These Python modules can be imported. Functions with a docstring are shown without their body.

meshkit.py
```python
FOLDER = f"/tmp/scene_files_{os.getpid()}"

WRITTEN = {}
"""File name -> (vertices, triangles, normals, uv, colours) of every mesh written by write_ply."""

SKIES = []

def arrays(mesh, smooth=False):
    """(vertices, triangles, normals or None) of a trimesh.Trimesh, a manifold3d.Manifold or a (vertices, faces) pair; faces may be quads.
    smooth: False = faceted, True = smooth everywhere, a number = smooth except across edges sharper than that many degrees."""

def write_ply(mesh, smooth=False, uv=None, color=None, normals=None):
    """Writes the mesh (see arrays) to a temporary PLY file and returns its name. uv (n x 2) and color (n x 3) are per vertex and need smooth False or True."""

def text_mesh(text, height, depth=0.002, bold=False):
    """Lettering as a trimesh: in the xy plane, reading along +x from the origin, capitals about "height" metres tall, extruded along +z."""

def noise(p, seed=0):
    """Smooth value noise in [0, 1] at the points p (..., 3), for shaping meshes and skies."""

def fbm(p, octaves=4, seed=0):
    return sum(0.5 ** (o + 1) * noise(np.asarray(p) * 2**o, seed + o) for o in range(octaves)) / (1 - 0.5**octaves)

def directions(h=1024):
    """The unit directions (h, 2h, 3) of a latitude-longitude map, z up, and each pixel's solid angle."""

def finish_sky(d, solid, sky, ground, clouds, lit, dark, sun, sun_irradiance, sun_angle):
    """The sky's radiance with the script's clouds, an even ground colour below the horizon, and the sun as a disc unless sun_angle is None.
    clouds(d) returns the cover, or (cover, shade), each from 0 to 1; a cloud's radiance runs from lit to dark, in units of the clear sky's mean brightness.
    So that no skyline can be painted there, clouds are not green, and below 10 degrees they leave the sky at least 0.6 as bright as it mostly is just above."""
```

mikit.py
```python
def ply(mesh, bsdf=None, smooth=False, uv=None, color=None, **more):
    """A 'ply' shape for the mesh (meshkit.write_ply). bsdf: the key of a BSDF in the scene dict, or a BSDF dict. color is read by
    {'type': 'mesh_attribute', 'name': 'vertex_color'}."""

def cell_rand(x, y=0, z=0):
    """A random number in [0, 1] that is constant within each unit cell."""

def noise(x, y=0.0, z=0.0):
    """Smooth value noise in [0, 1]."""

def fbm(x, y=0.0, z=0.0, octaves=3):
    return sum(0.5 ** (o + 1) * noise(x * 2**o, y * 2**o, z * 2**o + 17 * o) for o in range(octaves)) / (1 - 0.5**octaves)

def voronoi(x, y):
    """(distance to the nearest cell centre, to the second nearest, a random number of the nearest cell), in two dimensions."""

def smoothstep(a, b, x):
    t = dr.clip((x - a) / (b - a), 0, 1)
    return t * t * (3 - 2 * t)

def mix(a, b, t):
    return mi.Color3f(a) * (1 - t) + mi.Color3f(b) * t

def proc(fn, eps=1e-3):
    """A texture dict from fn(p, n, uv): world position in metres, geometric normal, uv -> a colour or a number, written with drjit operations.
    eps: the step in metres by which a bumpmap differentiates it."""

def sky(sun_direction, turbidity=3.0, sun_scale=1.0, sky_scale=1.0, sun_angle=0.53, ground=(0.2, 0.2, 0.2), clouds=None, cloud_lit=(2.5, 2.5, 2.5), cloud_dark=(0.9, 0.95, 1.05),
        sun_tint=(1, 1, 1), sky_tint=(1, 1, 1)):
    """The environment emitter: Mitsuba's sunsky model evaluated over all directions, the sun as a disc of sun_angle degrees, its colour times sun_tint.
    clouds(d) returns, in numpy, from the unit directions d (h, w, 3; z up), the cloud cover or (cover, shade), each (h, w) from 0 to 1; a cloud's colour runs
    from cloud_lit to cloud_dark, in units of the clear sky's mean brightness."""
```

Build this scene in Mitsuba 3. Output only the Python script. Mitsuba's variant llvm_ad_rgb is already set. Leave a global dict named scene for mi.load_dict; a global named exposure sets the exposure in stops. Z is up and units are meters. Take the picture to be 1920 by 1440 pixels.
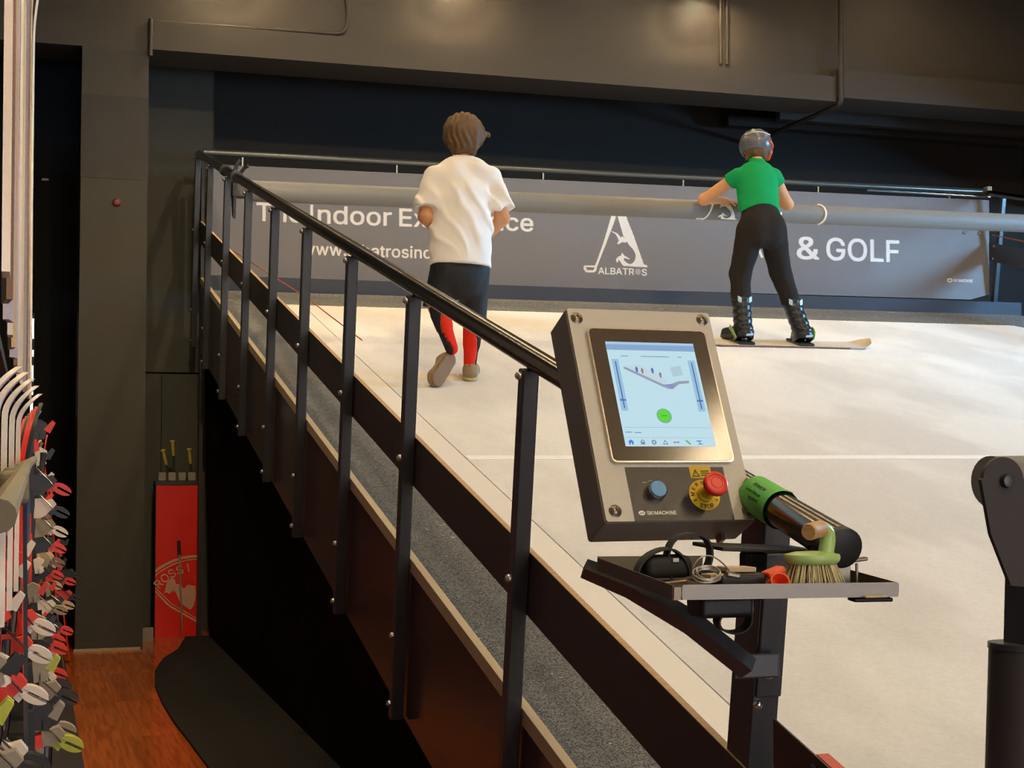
import math, random
import numpy as np, trimesh, shapely
from shapely.geometry import Polygon, Point, box as sbox, LineString
from shapely.ops import unary_union
import drjit as dr
import mitsuba as mi
import mikit, meshkit
from mikit import proc, noise, fbm, smoothstep, mix, cell_rand

T = mi.ScalarTransform4f
random.seed(7)
rng = np.random.default_rng(7)
scene, labels = {}, {}

# ------------------------------------------------------------------ camera, light, exposure
exposure = 0.0
YAW, PITCH, FOCAL = math.atan(910 / 2900), math.atan(130 / 2900), 2900.0
EYE = np.array([0, 0, 1.6])
LOOK = np.array([math.sin(YAW) * math.cos(PITCH), math.cos(YAW) * math.cos(PITCH), math.sin(PITCH)])
scene['camera'] = {'type': 'perspective', 'fov': 2 * math.degrees(math.atan(960 / FOCAL)), 'fov_axis': 'x', 'near_clip': 0.05, 'far_clip': 100.0,
                   'to_world': T().look_at(origin=EYE.tolist(), target=(EYE + LOOK).tolist(), up=[0, 0, 1])}
WARM = np.array([1.0, 0.75, 0.44])
COOL = np.array([0.26, 0.60, 1.0])
PALE = np.array([0.86, 0.94, 1.0])
L_CEILING, L_AISLE_FILL, L_WALLWASH, L_DAY, L_SHOP, L_RACK = 14.0, 30.0, 1050.0, 104.0, 3.6, 2600.0


# ------------------------------------------------------------------ helpers
def lin(r, g=None, b=None):
    c = np.array([r, r, r] if g is None else [r, g, b], float) / 255
    return np.where(c <= 0.04045, c / 12.92, ((c + 0.055) / 1.055) ** 2.4).tolist()


def rgb(c):
    return {'type': 'rgb', 'value': [float(x) for x in c]}


def mat(name, col, rough=0.6, metallic=0.0, spec=0.5, **kw):
    base = col if isinstance(col, dict) else rgb(lin(*col))
    b = {'type': 'principled', 'base_color': base, 'roughness': rough, 'metallic': metallic, **kw}
    if not metallic:
        b['specular'] = spec
    scene[name] = {'type': 'twosided', 'bsdf': b}
    return name


def bumped(name, col, rough, fn, spec=0.5, eps=2e-3, **kw):
    base = col if isinstance(col, dict) else rgb(lin(*col))
    scene[name] = {'type': 'twosided', 'bsdf': {'type': 'bumpmap', 'arbitrary': proc(fn, eps=eps), 'scale': 1.0,
                   'bsdf': {'type': 'principled', 'base_color': base, 'roughness': rough, 'specular': spec, **kw}}}
    return name


counts = {}


def key(name, parent=None):
    full = (parent + '__' if parent else '') + name
    n = counts.get(full, 0)
    counts[full] = n + 1
    return full if n == 0 else f'{full}_{n:03d}'


def tag(k, label=None, cat=None, group=None, kind=None):
    d = {}
    if label: d['label'] = label
    if cat: d['category'] = cat
    if group: d['group'] = group
    if kind: d['kind'] = kind
    labels[k] = d
    return k


def thing(name, label, cat, group=None, kind=None):
    return tag(key(name), label, cat, group, kind)


def obj(name, mesh, m, parent=None, smooth=False, label=None, to=None, **kw):
    k = key(name, parent)
    d = dict(mesh) if isinstance(mesh, dict) else mikit.ply(mesh, m, smooth=smooth)
    if isinstance(mesh, dict):
        d['bsdf'] = {'type': 'ref', 'id': m}
    d.update(kw)
    if to is not None:
        d['to_world'] = T(to.tolist() if isinstance(to, np.ndarray) else to)
    scene[k] = d
    if label:
        labels[k] = {'label': label}
    return k


def one(name, mesh, m, label, cat, group=None, kind=None, smooth=False, **kw):
    k = obj(name, mesh, m, None, smooth, **kw)
    return tag(k, label, cat, group, kind)


def glow(rad, weight=1.0):
    return {'emitter': {'type': 'area', 'radiance': rgb(rad), 'sampling_weight': weight}}


def cat_mesh(*ms):
    return trimesh.util.concatenate([m for m in ms])


def box(lo, hi):
    lo, hi = np.minimum(lo, hi), np.maximum(lo, hi)
    m = trimesh.creation.box(extents=(hi - lo))
    m.apply_translation((lo + hi) / 2)
    return m


def bevel_box(w, d, h, r=0.004, seg=3):
    """Box centred at the origin with rounded edges."""
    import manifold3d as m3
    s = m3.Manifold.sphere(r, 4 * seg)
    pts = [s.translate([sx * (w / 2 - r), sy * (d / 2 - r), sz * (h / 2 - r)]) for sx in (-1, 1) for sy in (-1, 1) for sz in (-1, 1)]
    m = m3.Manifold.batch_hull(pts).to_mesh()
    return trimesh.Trimesh(m.vert_properties[:, :3], m.tri_verts)


def frame(o, ex, ey, ez):
    m = np.eye(4)
    m[:3, 0], m[:3, 1], m[:3, 2], m[:3, 3] = ex, ey, ez, o
    return m


def unit(v):
    v = np.asarray(v, float)
    return v / np.linalg.norm(v)


def axes(d):
    d = unit(d)
    a = unit(np.cross([0, 0, 1.0] if abs(d[2]) < 0.9 else [1.0, 0, 0], d))
    return a, np.cross(d, a), d


def tube(points, r, n=16, caps=True):
    """Tube along a polyline; r a number or one per point."""
    P = np.asarray(points, float)
    R = np.broadcast_to(np.asarray(r, float), (len(P),))
    tan = np.gradient(P, axis=0)
    tan /= np.linalg.norm(tan, axis=1, keepdims=True)
    u = axes(tan[0])[0]
    ring, V = np.arange(n) * 2 * np.pi / n, []
    for p, t, q in zip(P, tan, R):
        u = unit(u - t * (u @ t))
        w = np.cross(t, u)
        V.append(p + q * (np.cos(ring)[:, None] * u + np.sin(ring)[:, None] * w))
    V = np.vstack(V)
    i = np.arange(n)
    F = []
    for k in range(len(P) - 1):
        a, b = k * n + i, k * n + (i + 1) % n
        F += [np.stack([a, b, b + n], 1), np.stack([a, b + n, a + n], 1)]
    if caps:
        c0, c1 = len(V), len(V) + 1
        V = np.vstack([V, P[:1], P[-1:]])
        e = (len(P) - 1) * n
        F += [np.stack([i * 0 + c0, (i + 1) % n, i], 1), np.stack([i * 0 + c1, e + i, e + (i + 1) % n], 1)]
    return trimesh.Trimesh(V, np.vstack(F), process=False)


def curve(points, n=40):
    from scipy.interpolate import CubicSpline
    P = np.asarray(points, float)
    t = np.r_[0, np.cumsum(np.linalg.norm(np.diff(P, axis=0), axis=1))]
    return CubicSpline(t, P)(np.linspace(0, t[-1], n))


def lathe(profile, n=32):
    return trimesh.creation.revolve(np.asarray(profile, float), sections=n)


def put(m, M):
    m = m.copy()
    m.apply_transform(M)
    return m


def extrude(poly, h):
    gs = getattr(poly, 'geoms', [poly])
    return cat_mesh(*[trimesh.creation.extrude_polygon(g, h, engine='earcut') for g in gs])


def rounded(x0, y0, x1, y1, r):
    return sbox(x0 + r, y0 + r, x1 - r, y1 - r).buffer(r, quad_segs=6)


def text(s, height, width=None, depth=0.002, bold=True):
    m = meshkit.text_mesh(s.replace('I', '|') if bold else s, height, depth, False)
    if bold:
        t = m.triangles[m.face_normals[:, 2] > 0.9][:, :, :2]
        u = unary_union([Polygon(q) for q in t])
        u = unary_union([g.intersection(sbox(-9, 0, 9, height)) if g.bounds[3] > 1.2 * height else g for g in getattr(u, 'geoms', [u])])
        m = extrude(u.buffer(height * 0.024).simplify(height * 0.004), depth)
    m.apply_translation([-m.bounds[0][0], 0, 0])
    if width:
        m.apply_scale([width / m.bounds[1][0], 1, 1])
    return m


# implicit bodies: signed distances, smooth unions, surface nets
def cap(p, a, b, ra, rb, fy=1.0):
    a, b, s = np.asarray(a, float), np.asarray(b, float), np.array([1, 1 / fy, 1])
    q, d = (p - a) * s, (b - a) * s
    t = np.clip(q @ d / max(d @ d, 1e-12), 0, 1)
    return np.linalg.norm(q - t[..., None] * d, axis=-1) - (ra + (rb - ra) * t)


def ell(p, c, r, R=None):
    q = p - np.asarray(c, float)
    if R is not None:
        q = q @ np.asarray(R)
    r = np.asarray(r, float)
    k0, k1 = np.linalg.norm(q / r, axis=-1), np.linalg.norm(q / r**2, axis=-1)
    return k0 * (k0 - 1) / np.maximum(k1, 1e-9)


def smin(a, b, k):
    h = np.clip(0.5 + 0.5 * (b - a) / k, 0, 1)
    return b * (1 - h) + a * h - k * h * (1 - h)


def blend(ds, k):
    o = ds[0]
    for d in ds[1:]:
        o = smin(o, d, k)
    return o


def half(p, o, n):
    """Negative behind the plane through o with normal n."""
    return (p - np.asarray(o, float)) @ unit(n)


def surf(f, lo, hi, h):
    lo, hi = np.asarray(lo, float), np.asarray(hi, float)
    N = np.ceil((hi - lo) / h).astype(int) + 1
    g = [lo[i] + h * np.arange(N[i]) for i in range(3)]
    p = np.stack(np.meshgrid(*g, indexing='ij'), -1)
    v = f(p)
    inside = v < 0
    c = N - 1
    acc, cnt = np.zeros((*c, 3)), np.zeros(tuple(c))
    for ax in range(3):
        o1, o2 = [i for i in range(3) if i != ax]
        a = [slice(None)] * 3; b = [slice(None)] * 3
        a[ax], b[ax] = slice(0, -1), slice(1, None)
        va, vb = v[tuple(a)], v[tuple(b)]
        cr = (va < 0) != (vb < 0)
        t = np.where(cr, va / np.where(va == vb, 1, va - vb), 0)
        x = p[tuple(a)].copy()
        x[..., ax] += t * h
        for d1 in (0, 1):
            for d2 in (0, 1):
                s = [slice(None)] * 3
                s[o1], s[o2] = slice(d1, d1 + c[o1]), slice(d2, d2 + c[o2])
                s = tuple(s)
                acc += np.where(cr[s][..., None], x[s], 0)
                cnt += cr[s]
    act = cnt > 0
    idx = -np.ones(tuple(c), int)
    idx[act] = np.arange(act.sum())
    V = acc[act] / cnt[act][:, None]
    F = []
    for ax in range(3):
        o1, o2 = (ax + 1) % 3, (ax + 2) % 3
        a = [slice(None)] * 3; b = [slice(None)] * 3
        a[ax], b[ax] = slice(0, -1), slice(1, None)
        for q in (o1, o2):
            a[q] = b[q] = slice(1, -1)
        ia, ib = inside[tuple(a)], inside[tuple(b)]
        for flip, m in ((0, ia & ~ib), (1, ~ia & ib)):
            w = np.argwhere(m)
            if not len(w):
                continue
            w[:, o1] += 1; w[:, o2] += 1
            e1, e2 = np.eye(3, dtype=int)[o1], np.eye(3, dtype=int)[o2]
            q = [idx[tuple((w - k).T)] for k in (e1 + e2, e2, 0 * e1, e1)]
            q = q[::-1] if flip else q
            F += [np.stack([q[0], q[1], q[2]], 1), np.stack([q[0], q[2], q[3]], 1)]
    m = trimesh.Trimesh(V, np.vstack(F), process=False)
    from scipy.sparse import coo_matrix
    e = m.edges_unique
    e = np.vstack([e, e[:, ::-1]])
    L = coo_matrix((np.ones(len(e)), (e[:, 0], e[:, 1])), shape=(len(V), len(V))).tocsr()
    w = 1 / np.maximum(np.asarray(L.sum(1)).ravel(), 1)[:, None]
    x = np.array(m.vertices)
    for s in (0.5, -0.5, 0.5, -0.5):
        x += s * ((L @ x) * w - x)
    m.vertices = x
    return m


# ------------------------------------------------------------------ materials
S = 0.25                                    # rise of the slope per metre


def belt_col(p, n, uv):
    a = fbm(p.x * 2.2, p.y * 1.1, 3.0, 4)
    b = fbm(p.x * 90, p.y * 90, 1.0, 2)
    return mix(lin(212, 207, 199), lin(227, 223, 215), smoothstep(0.3, 0.7, a)) * (0.95 + 0.1 * b)


def carpet_col(p, n, uv):
    a = fbm(p.x * 260, p.y * 260, p.z * 260, 2)
    b = fbm(p.x * 5, p.y * 5, p.z * 5, 3)
    spot = smoothstep(0.9, 0.93, noise(p.x * 55, p.y * 55, 5.0)) * smoothstep(0.62, 0.7, noise(p.x * 9, p.y * 9, 2.0))
    c = mix(lin(70, 70, 70), lin(134, 132, 126), smoothstep(0.25, 0.75, a)) * (0.85 + 0.3 * b)
    return mix(c, lin(205, 200, 190), spot * 0.7)


def floor_col(p, n, uv):
    row = dr.floor(p.x / 0.19)
    shift = cell_rand(row, 3) * 1.3
    plank = cell_rand(row, dr.floor((p.y + shift) / 1.3), 7)
    g = fbm(p.x * 60 + plank * 50, p.y * 3.5, plank * 9, 4)
    c = mix(lin(132, 62, 18), lin(160, 82, 32), smoothstep(0.25, 0.75, g))
    fx = p.x / 0.19 - row
    seam = dr.minimum(fx, 1 - fx) * 0.19
    return c * (0.85 + 0.3 * plank) * (0.75 + 0.25 * smoothstep(0.0005, 0.002, seam))


def wall_bump(p, n, uv):
    return 0.0008 * fbm(p.x * 45, p.y * 45, p.z * 45, 3)


def fabric_bump(p, n, uv):
    return 0.0006 * noise(p.x * 170, p.y * 170, p.z * 170)


def wood_col(p, n, uv):
    g = fbm(p.x * 30, p.y * 130, p.z * 200, 3)
    return mix(lin(176, 140, 92), lin(206, 176, 128), g)


def brushed(p, n, uv):
    return 0.00015 * fbm(p.x * 800, p.y * 800, p.z * 800, 2)


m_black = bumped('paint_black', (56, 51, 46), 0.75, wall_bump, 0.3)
m_beam = bumped('paint_beam', (61, 55, 48), 0.55, wall_bump, 0.5)
m_column = bumped('paint_column', (65, 62, 55), 0.6, wall_bump, 0.4)
m_colband = bumped('column_band_dark', (50, 47, 47), 0.55, wall_bump, 0.4)
m_wallgrey = bumped('paint_wall_grey', (68, 68, 60), 0.65, wall_bump, 0.4)
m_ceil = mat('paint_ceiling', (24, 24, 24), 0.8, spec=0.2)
m_white_wall = mat('paint_white', (150, 146, 138), 0.7)
m_floor = mat('wood_floor', proc(floor_col), 0.16, spec=0.45)
m_matting = bumped('black_matting', (40, 39, 38), 0.95, fabric_bump, 0.1)
m_belt = mat('belt_white', proc(belt_col), 0.85, spec=0.2)
m_seam = mat('belt_seam', (242, 240, 236), 0.8, spec=0.2)
m_board = mat('board_white', (232, 226, 216), 0.5, spec=0.4)
m_carpet = mat('carpet_grey', proc(carpet_col), 0.95, spec=0.1)
m_trim = mat('trim_tan', (176, 158, 128), 0.5)
m_ply = mat('plywood_edge', proc(wood_col), 0.6)
m_panel = mat('panel_glossy', (60, 44, 46), 0.2, spec=0.6)
m_toe = mat('toe_black', (56, 51, 52), 0.55, spec=0.4)
m_skirt = mat('skirt_black', (16, 16, 16), 0.9, spec=0.1)
m_steel_dk = mat('steel_dark', (52, 54, 58), 0.32, spec=0.6)
m_tube = mat('tube_black', (112, 104, 96), 0.2, metallic=1.0)
m_backtube = mat('tube_grey', (120, 122, 118), 0.28, metallic=0.7)
m_chrome = mat('chrome', (240, 240, 236), 0.16, metallic=1.0)
m_banner = bumped('banner_cloth', (140, 136, 136), 0.75, fabric_bump, 0.3)
m_letter = mat('letter_white', (252, 246, 238), 0.7)
m_letgrey = mat('letter_grey', (190, 182, 176), 0.7)
m_bar = bumped('bar_cover', (126, 126, 124), 0.55, fabric_bump, 0.4)
m_darkblue = mat('riser_blue', (62, 66, 76), 0.7)
m_white = mat('plastic_white', (235, 232, 226), 0.4)
m_redcord = mat('cord_red', (190, 92, 74), 0.6)
m_skin = mat('skin', (214, 156, 112), 0.55, spec=0.35)
m_hair = bumped('hair_brown', (96, 74, 50), 0.6, lambda p, n, uv: 0.004 * fbm(p.x * 70, p.y * 70, p.z * 22, 3), 0.4)
m_polo = mat('cloth_white', (246, 242, 236), 0.85, spec=0.2)
m_shorts = mat('cloth_black', (36, 38, 41), 0.6, spec=0.35)
m_sockred = mat('sock_red', (226, 48, 30), 0.8, spec=0.2)
m_sockblk = mat('sock_black', (44, 38, 44), 0.8, spec=0.2)
m_shoe = mat('shoe_tan', (160, 138, 108), 0.8, spec=0.2)
m_sole = mat('shoe_sole', (142, 110, 78), 0.7, spec=0.3)
m_soleedge = mat('shoe_edge', (206, 188, 130), 0.7, spec=0.3)
m_green = mat('cloth_green', (16, 148, 84), 0.8, spec=0.2)
m_pants = mat('cloth_pants', (44, 40, 38), 0.9, spec=0.15)
m_boot = mat('boot_black', (32, 33, 36), 0.35, spec=0.5)
m_buckle = mat('buckle_pale', (176, 196, 214), 0.3, spec=0.6)
m_lime = mat('lime_strap', (130, 170, 80), 0.5)
m_helmet = mat('helmet_grey', (92, 95, 104), 0.3, spec=0.6)
m_orange = mat('orange_plastic', (232, 92, 40), 0.4)
m_snowbd = mat('snowboard_top', (214, 204, 186), 0.4)
m_snowedge = mat('snowboard_edge', (120, 82, 58), 0.5)
m_boxside = bumped('powder_grey', (128, 123, 115), 0.5, brushed, 0.4)
m_boxface = bumped('powder_light', (200, 194, 183), 0.45, brushed, 0.5)
m_bezel = mat('bezel_glass', (86, 75, 64), 0.12, spec=0.6)  # brown lift stands in for the lit room reflected in dark glass
m_silver = mat('bezel_edge', (214, 204, 190), 0.25, metallic=0.8)
m_plate = mat('label_plate', (36, 30, 35), 0.35)
m_blue = mat('button_blue', (92, 150, 202), 0.4)
m_red = mat('button_red', (224, 58, 40), 0.35)
m_yellow = mat('sticker_yellow', (216, 180, 30), 0.5)
m_ink = mat('ink_black', (40, 34, 30), 0.6)
m_tray = bumped('tray_grey', (166, 166, 168), 0.4, brushed, 0.5)
m_traybr = mat('tray_brown', (84, 70, 60), 0.5)
m_strap = mat('strap_black', (40, 40, 38), 0.7)
m_rubber = mat('rubber_black', (26, 27, 29), 0.5)
m_beige = mat('cardboard', (190, 170, 140), 0.7)
m_wire = mat('wire_silver', (176, 172, 164), 0.3, metallic=0.6)
m_brushgr = mat('brush_green', (168, 200, 122), 0.35)
m_brushwd = mat('brush_handle', proc(lambda p, n, uv: mix(lin(176, 132, 82), lin(204, 168, 116), fbm(p.x * 60, p.y * 60, p.z * 300, 3))), 0.5)
m_bristle = mat('bristle', (196, 184, 140), 0.7)
m_tape = mat('tape_green', (84, 178, 66), 0.5)
m_clip = mat('clip_steel', (140, 128, 112), 0.3, metallic=0.8)
m_redpaint = mat('stand_red', (236, 40, 10), 0.35)
m_pinkred = mat('pad_red', (206, 96, 74), 0.6)
m_gripyel = mat('grip_yellow', (178, 158, 58), 0.5)
m_block = mat('block_grey', (150, 140, 128), 0.6)
m_skiwhite = mat('ski_white', (226, 214, 204), 0.25, spec=0.6)
m_skibeige = mat('ski_beige', (204, 176, 140), 0.3)
m_skililac = mat('ski_lilac', (164, 154, 166), 0.3)
m_skibrown = mat('ski_brown', (122, 96, 78), 0.3)
m_skired = mat('ski_red', (222, 52, 34), 0.3)
m_skiblue = mat('ski_blue', (38, 62, 150), 0.3)
m_skiteal = mat('ski_teal', (70, 98, 108), 0.3)
m_skiblack = mat('ski_black', (34, 32, 34), 0.3)
m_skiyel = mat('ski_yellow', (176, 182, 66), 0.35)
m_rackbar = mat('rack_bar', (112, 104, 84), 0.6)
m_lampblk = mat('lamp_body', (20, 20, 20), 0.5)

# ------------------------------------------------------------------ room shell
one('floor', box([-0.6, -6, -0.1], [13.2, 16, 0]), m_floor, 'glossy brown wooden floor of the aisle', 'floor', kind='structure')
one('ceiling', box([-0.6, -6, 6.6], [13.2, 16, 6.7]), m_ceil, 'dark ceiling above the slope', 'ceiling', kind='structure')
one('wall_back', box([1.42, 15.0, 0], [13.2, 15.1, 6.6]), m_black, 'black wall behind the ski slope', 'wall', kind='structure')
one('wall_left', box([-0.6, -6, 0], [-0.5, 16, 6.6]), m_black, 'dark wall behind the ski rack', 'wall', kind='structure')
one('wall_right', box([13.1, -6, 0], [13.2, 16, 6.6]), m_black, 'dark wall right of the slope', 'wall', kind='structure')
one('wall_front', box([-0.6, -6.1, 0], [13.2, -6, 6.6]), m_white_wall, 'pale wall of the shop behind the viewer', 'wall', kind='structure')
# recess behind the column: grey panelled wall with a ledge line, dark recess on its left
k = thing('wall_partition', 'dark grey panelled wall between column and slope', 'wall', kind='structure')
obj('panel', box([0.80, 14.30, 2.335], [1.6, 14.36, 5.6]), m_wallgrey, k)
obj('panel', box([0.80, 14.30, 0], [1.16, 14.36, 2.32]), m_wallgrey, k)
obj('panel', box([1.165, 14.30, 0], [1.6, 14.36, 2.32]), m_wallgrey, k)
obj('backing', box([0.78, 14.362, 0], [1.62, 14.42, 5.6]), m_black, k)
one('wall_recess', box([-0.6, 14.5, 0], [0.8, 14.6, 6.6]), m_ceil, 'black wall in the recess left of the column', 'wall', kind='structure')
one('baseboard_back', box([0.915, 13.62, 0], [1.06, 13.70, 0.105]), m_block, 'pale piece of skirting beside the red pole stand', 'baseboard', kind='structure')
k = thing('beam', 'long dark beam across the ceiling with a projecting lower lip', 'beam', kind='structure')
obj('fascia', box([-0.4, 13.14, 5.19], [13.1, 13.6, 6.6]), m_beam, k)
obj('lip', box([-0.4, 13.05, 4.945], [0.935, 13.6, 5.185]), m_beam, k)
obj('lip', box([0.945, 13.03, 4.955], [7.33, 13.6, 5.195]), m_beam, k)
obj('lip', box([7.34, 13.04, 5.0], [13.1, 13.6, 5.27]), m_beam, k)
obj('soffit_edge', box([7.34, 14.2, 5.03], [13.1, 14.3, 5.16]), m_beam, k)
one('trim_1', box([7.0, 14.7, 5.05], [13.1, 14.82, 5.15]), m_black, 'thin dark ledge on the wall under the beam', 'trim', kind='structure')
k = thing('column', 'square dark grey column standing on the floor below the beam', 'column', kind='structure')
obj('shaft', box([0.395, 13.05, 0], [0.93, 13.6, 4.945]), m_column, k)
obj('collar', box([0.393, 13.045, 3.86], [0.932, 13.605, 4.55]), m_colband, k, label='darker band round the column')  # box round the middle of the shaft in a darker tone
obj('foot_trim', box([0.385, 13.03, 0], [0.91, 13.05, 0.02]), m_trim, k)
tag(obj('fire_button', put(lathe([[0, 0], [0.035, 0], [0.035, 0.012], [0.02, 0.02], [0, 0.022]], 20), frame([0.684, 13.05, 3.662], [1, 0, 0], [0, 0, 1], [0, -1, 0])), mat('knob_darkred', (96, 26, 26), 0.4)),
    'small dark red round button on the column', 'button')
tag(obj('wall_switch', put(bevel_box(0.06, 0.012, 0.02, 0.003), frame([0.13, 14.494, 4.07], [1, 0, 0], [0, 1, 0], [0, 0, 1])), m_letgrey), 'tiny pale switch plate on the black recess wall', 'switch')
one('wall_light_blocker', box([10.8, 5.0, 4.4], [10.95, 14.9, 6.6]), m_ceil, 'added unseen wall section that keeps window light off the beam', 'wall', kind='structure')  # unseen, added to stop window light reaching the beam fascia
# conduits on the beam
def conduit(pts, r, lab):
    one('conduit', tube(pts, r, 10), m_beam, lab, 'conduit', smooth=60)
conduit(curve([[0.985, 13.12, 5.215], [1.8, 13.12, 5.225], [2.45, 13.12, 5.235], [2.58, 13.12, 5.26], [2.622, 13.12, 5.36], [2.625, 13.12, 5.9]], 50), 0.017, 'bent conduit running along the beam lip above the banner text')
conduit([[0.94, 13.035, 4.90], [0.94, 13.035, 5.05], [0.94, 13.035, 5.21]], 0.02, 'short upright conduit at the beam joint above the column')
conduit([[6.17, 13.12, 5.25], [6.17, 13.12, 5.6], [6.17, 13.12, 6.4]], 0.016, 'left one of the paired upright conduits on the beam')
conduit([[6.235, 13.12, 5.25], [6.235, 13.12, 5.6], [6.235, 13.12, 6.4]], 0.016, 'right one of the paired upright conduits on the beam')
conduit([[7.37, 13.0, 6.4], [7.37, 13.0, 5.6], [7.37, 13.0, 5.05], [7.37, 13.0, 4.98], [7.37, 13.01, 4.95], [7.37, 13.04, 4.93], [7.37, 13.4, 4.925], [7.37, 14.9, 4.925]], 0.024, 'long conduit running down the beam and back beneath it')

# ------------------------------------------------------------------ light sources
def linear_light(x, y0, y1, w, rad, label, group=None):
    k = thing('unseen_ceiling_light', label, 'lamp', group)
    obj('housing', box([x - w / 2 - 0.02, y0 - 0.02, 6.30], [x + w / 2 + 0.02, y1 + 0.02, 6.42]), m_lampblk, k)
    for y in (y0 + 0.5, y1 - 0.5):
        obj('hanger', tube([[x, y, 6.42], [x, y, 6.6]], 0.01, 6), m_lampblk, k)
    v = np.array([[x - w / 2, y0, 6.29], [x - w / 2, y1, 6.29], [x + w / 2, y1, 6.29], [x + w / 2, y0, 6.29]])
    obj('diffuser', (v, np.array([[0, 1, 2], [0, 2, 3]])), m_white, k, **glow(WARM * rad, 3.0))


linear_light(2.7, 3.0, 12.5, 0.20, L_CEILING, 'unseen long warm light above the left of the slope, shaped to streak the handrail')  # unseen trio; long shape made up to run a highlight along the handrail
linear_light(5.5, 3.0, 12.5, 0.20, L_CEILING, 'unseen long warm light above the middle of the slope, shaped to streak the handrail')
linear_light(8.3, 3.0, 12.5, 0.20, L_CEILING, 'unseen long warm light above the right of the slope, shaped to streak the handrail')
linear_light(0.7, 1.0, 10.5, 0.12, L_AISLE_FILL, 'unseen long warm light added above the aisle to brighten floor and column')  # unseen fill added to lift the dark aisle floor and column
linear_light(1.6, -5.0, -0.4, 0.30, L_CEILING * 2.9, 'unseen long warm light added behind the viewer to brighten the console, left one')  # unseen pair added to light the console face from the viewer side
linear_light(4.6, -5.0, -0.4, 0.30, L_CEILING * 2.6, 'unseen long warm light added behind the viewer to brighten the console, right one')
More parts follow.
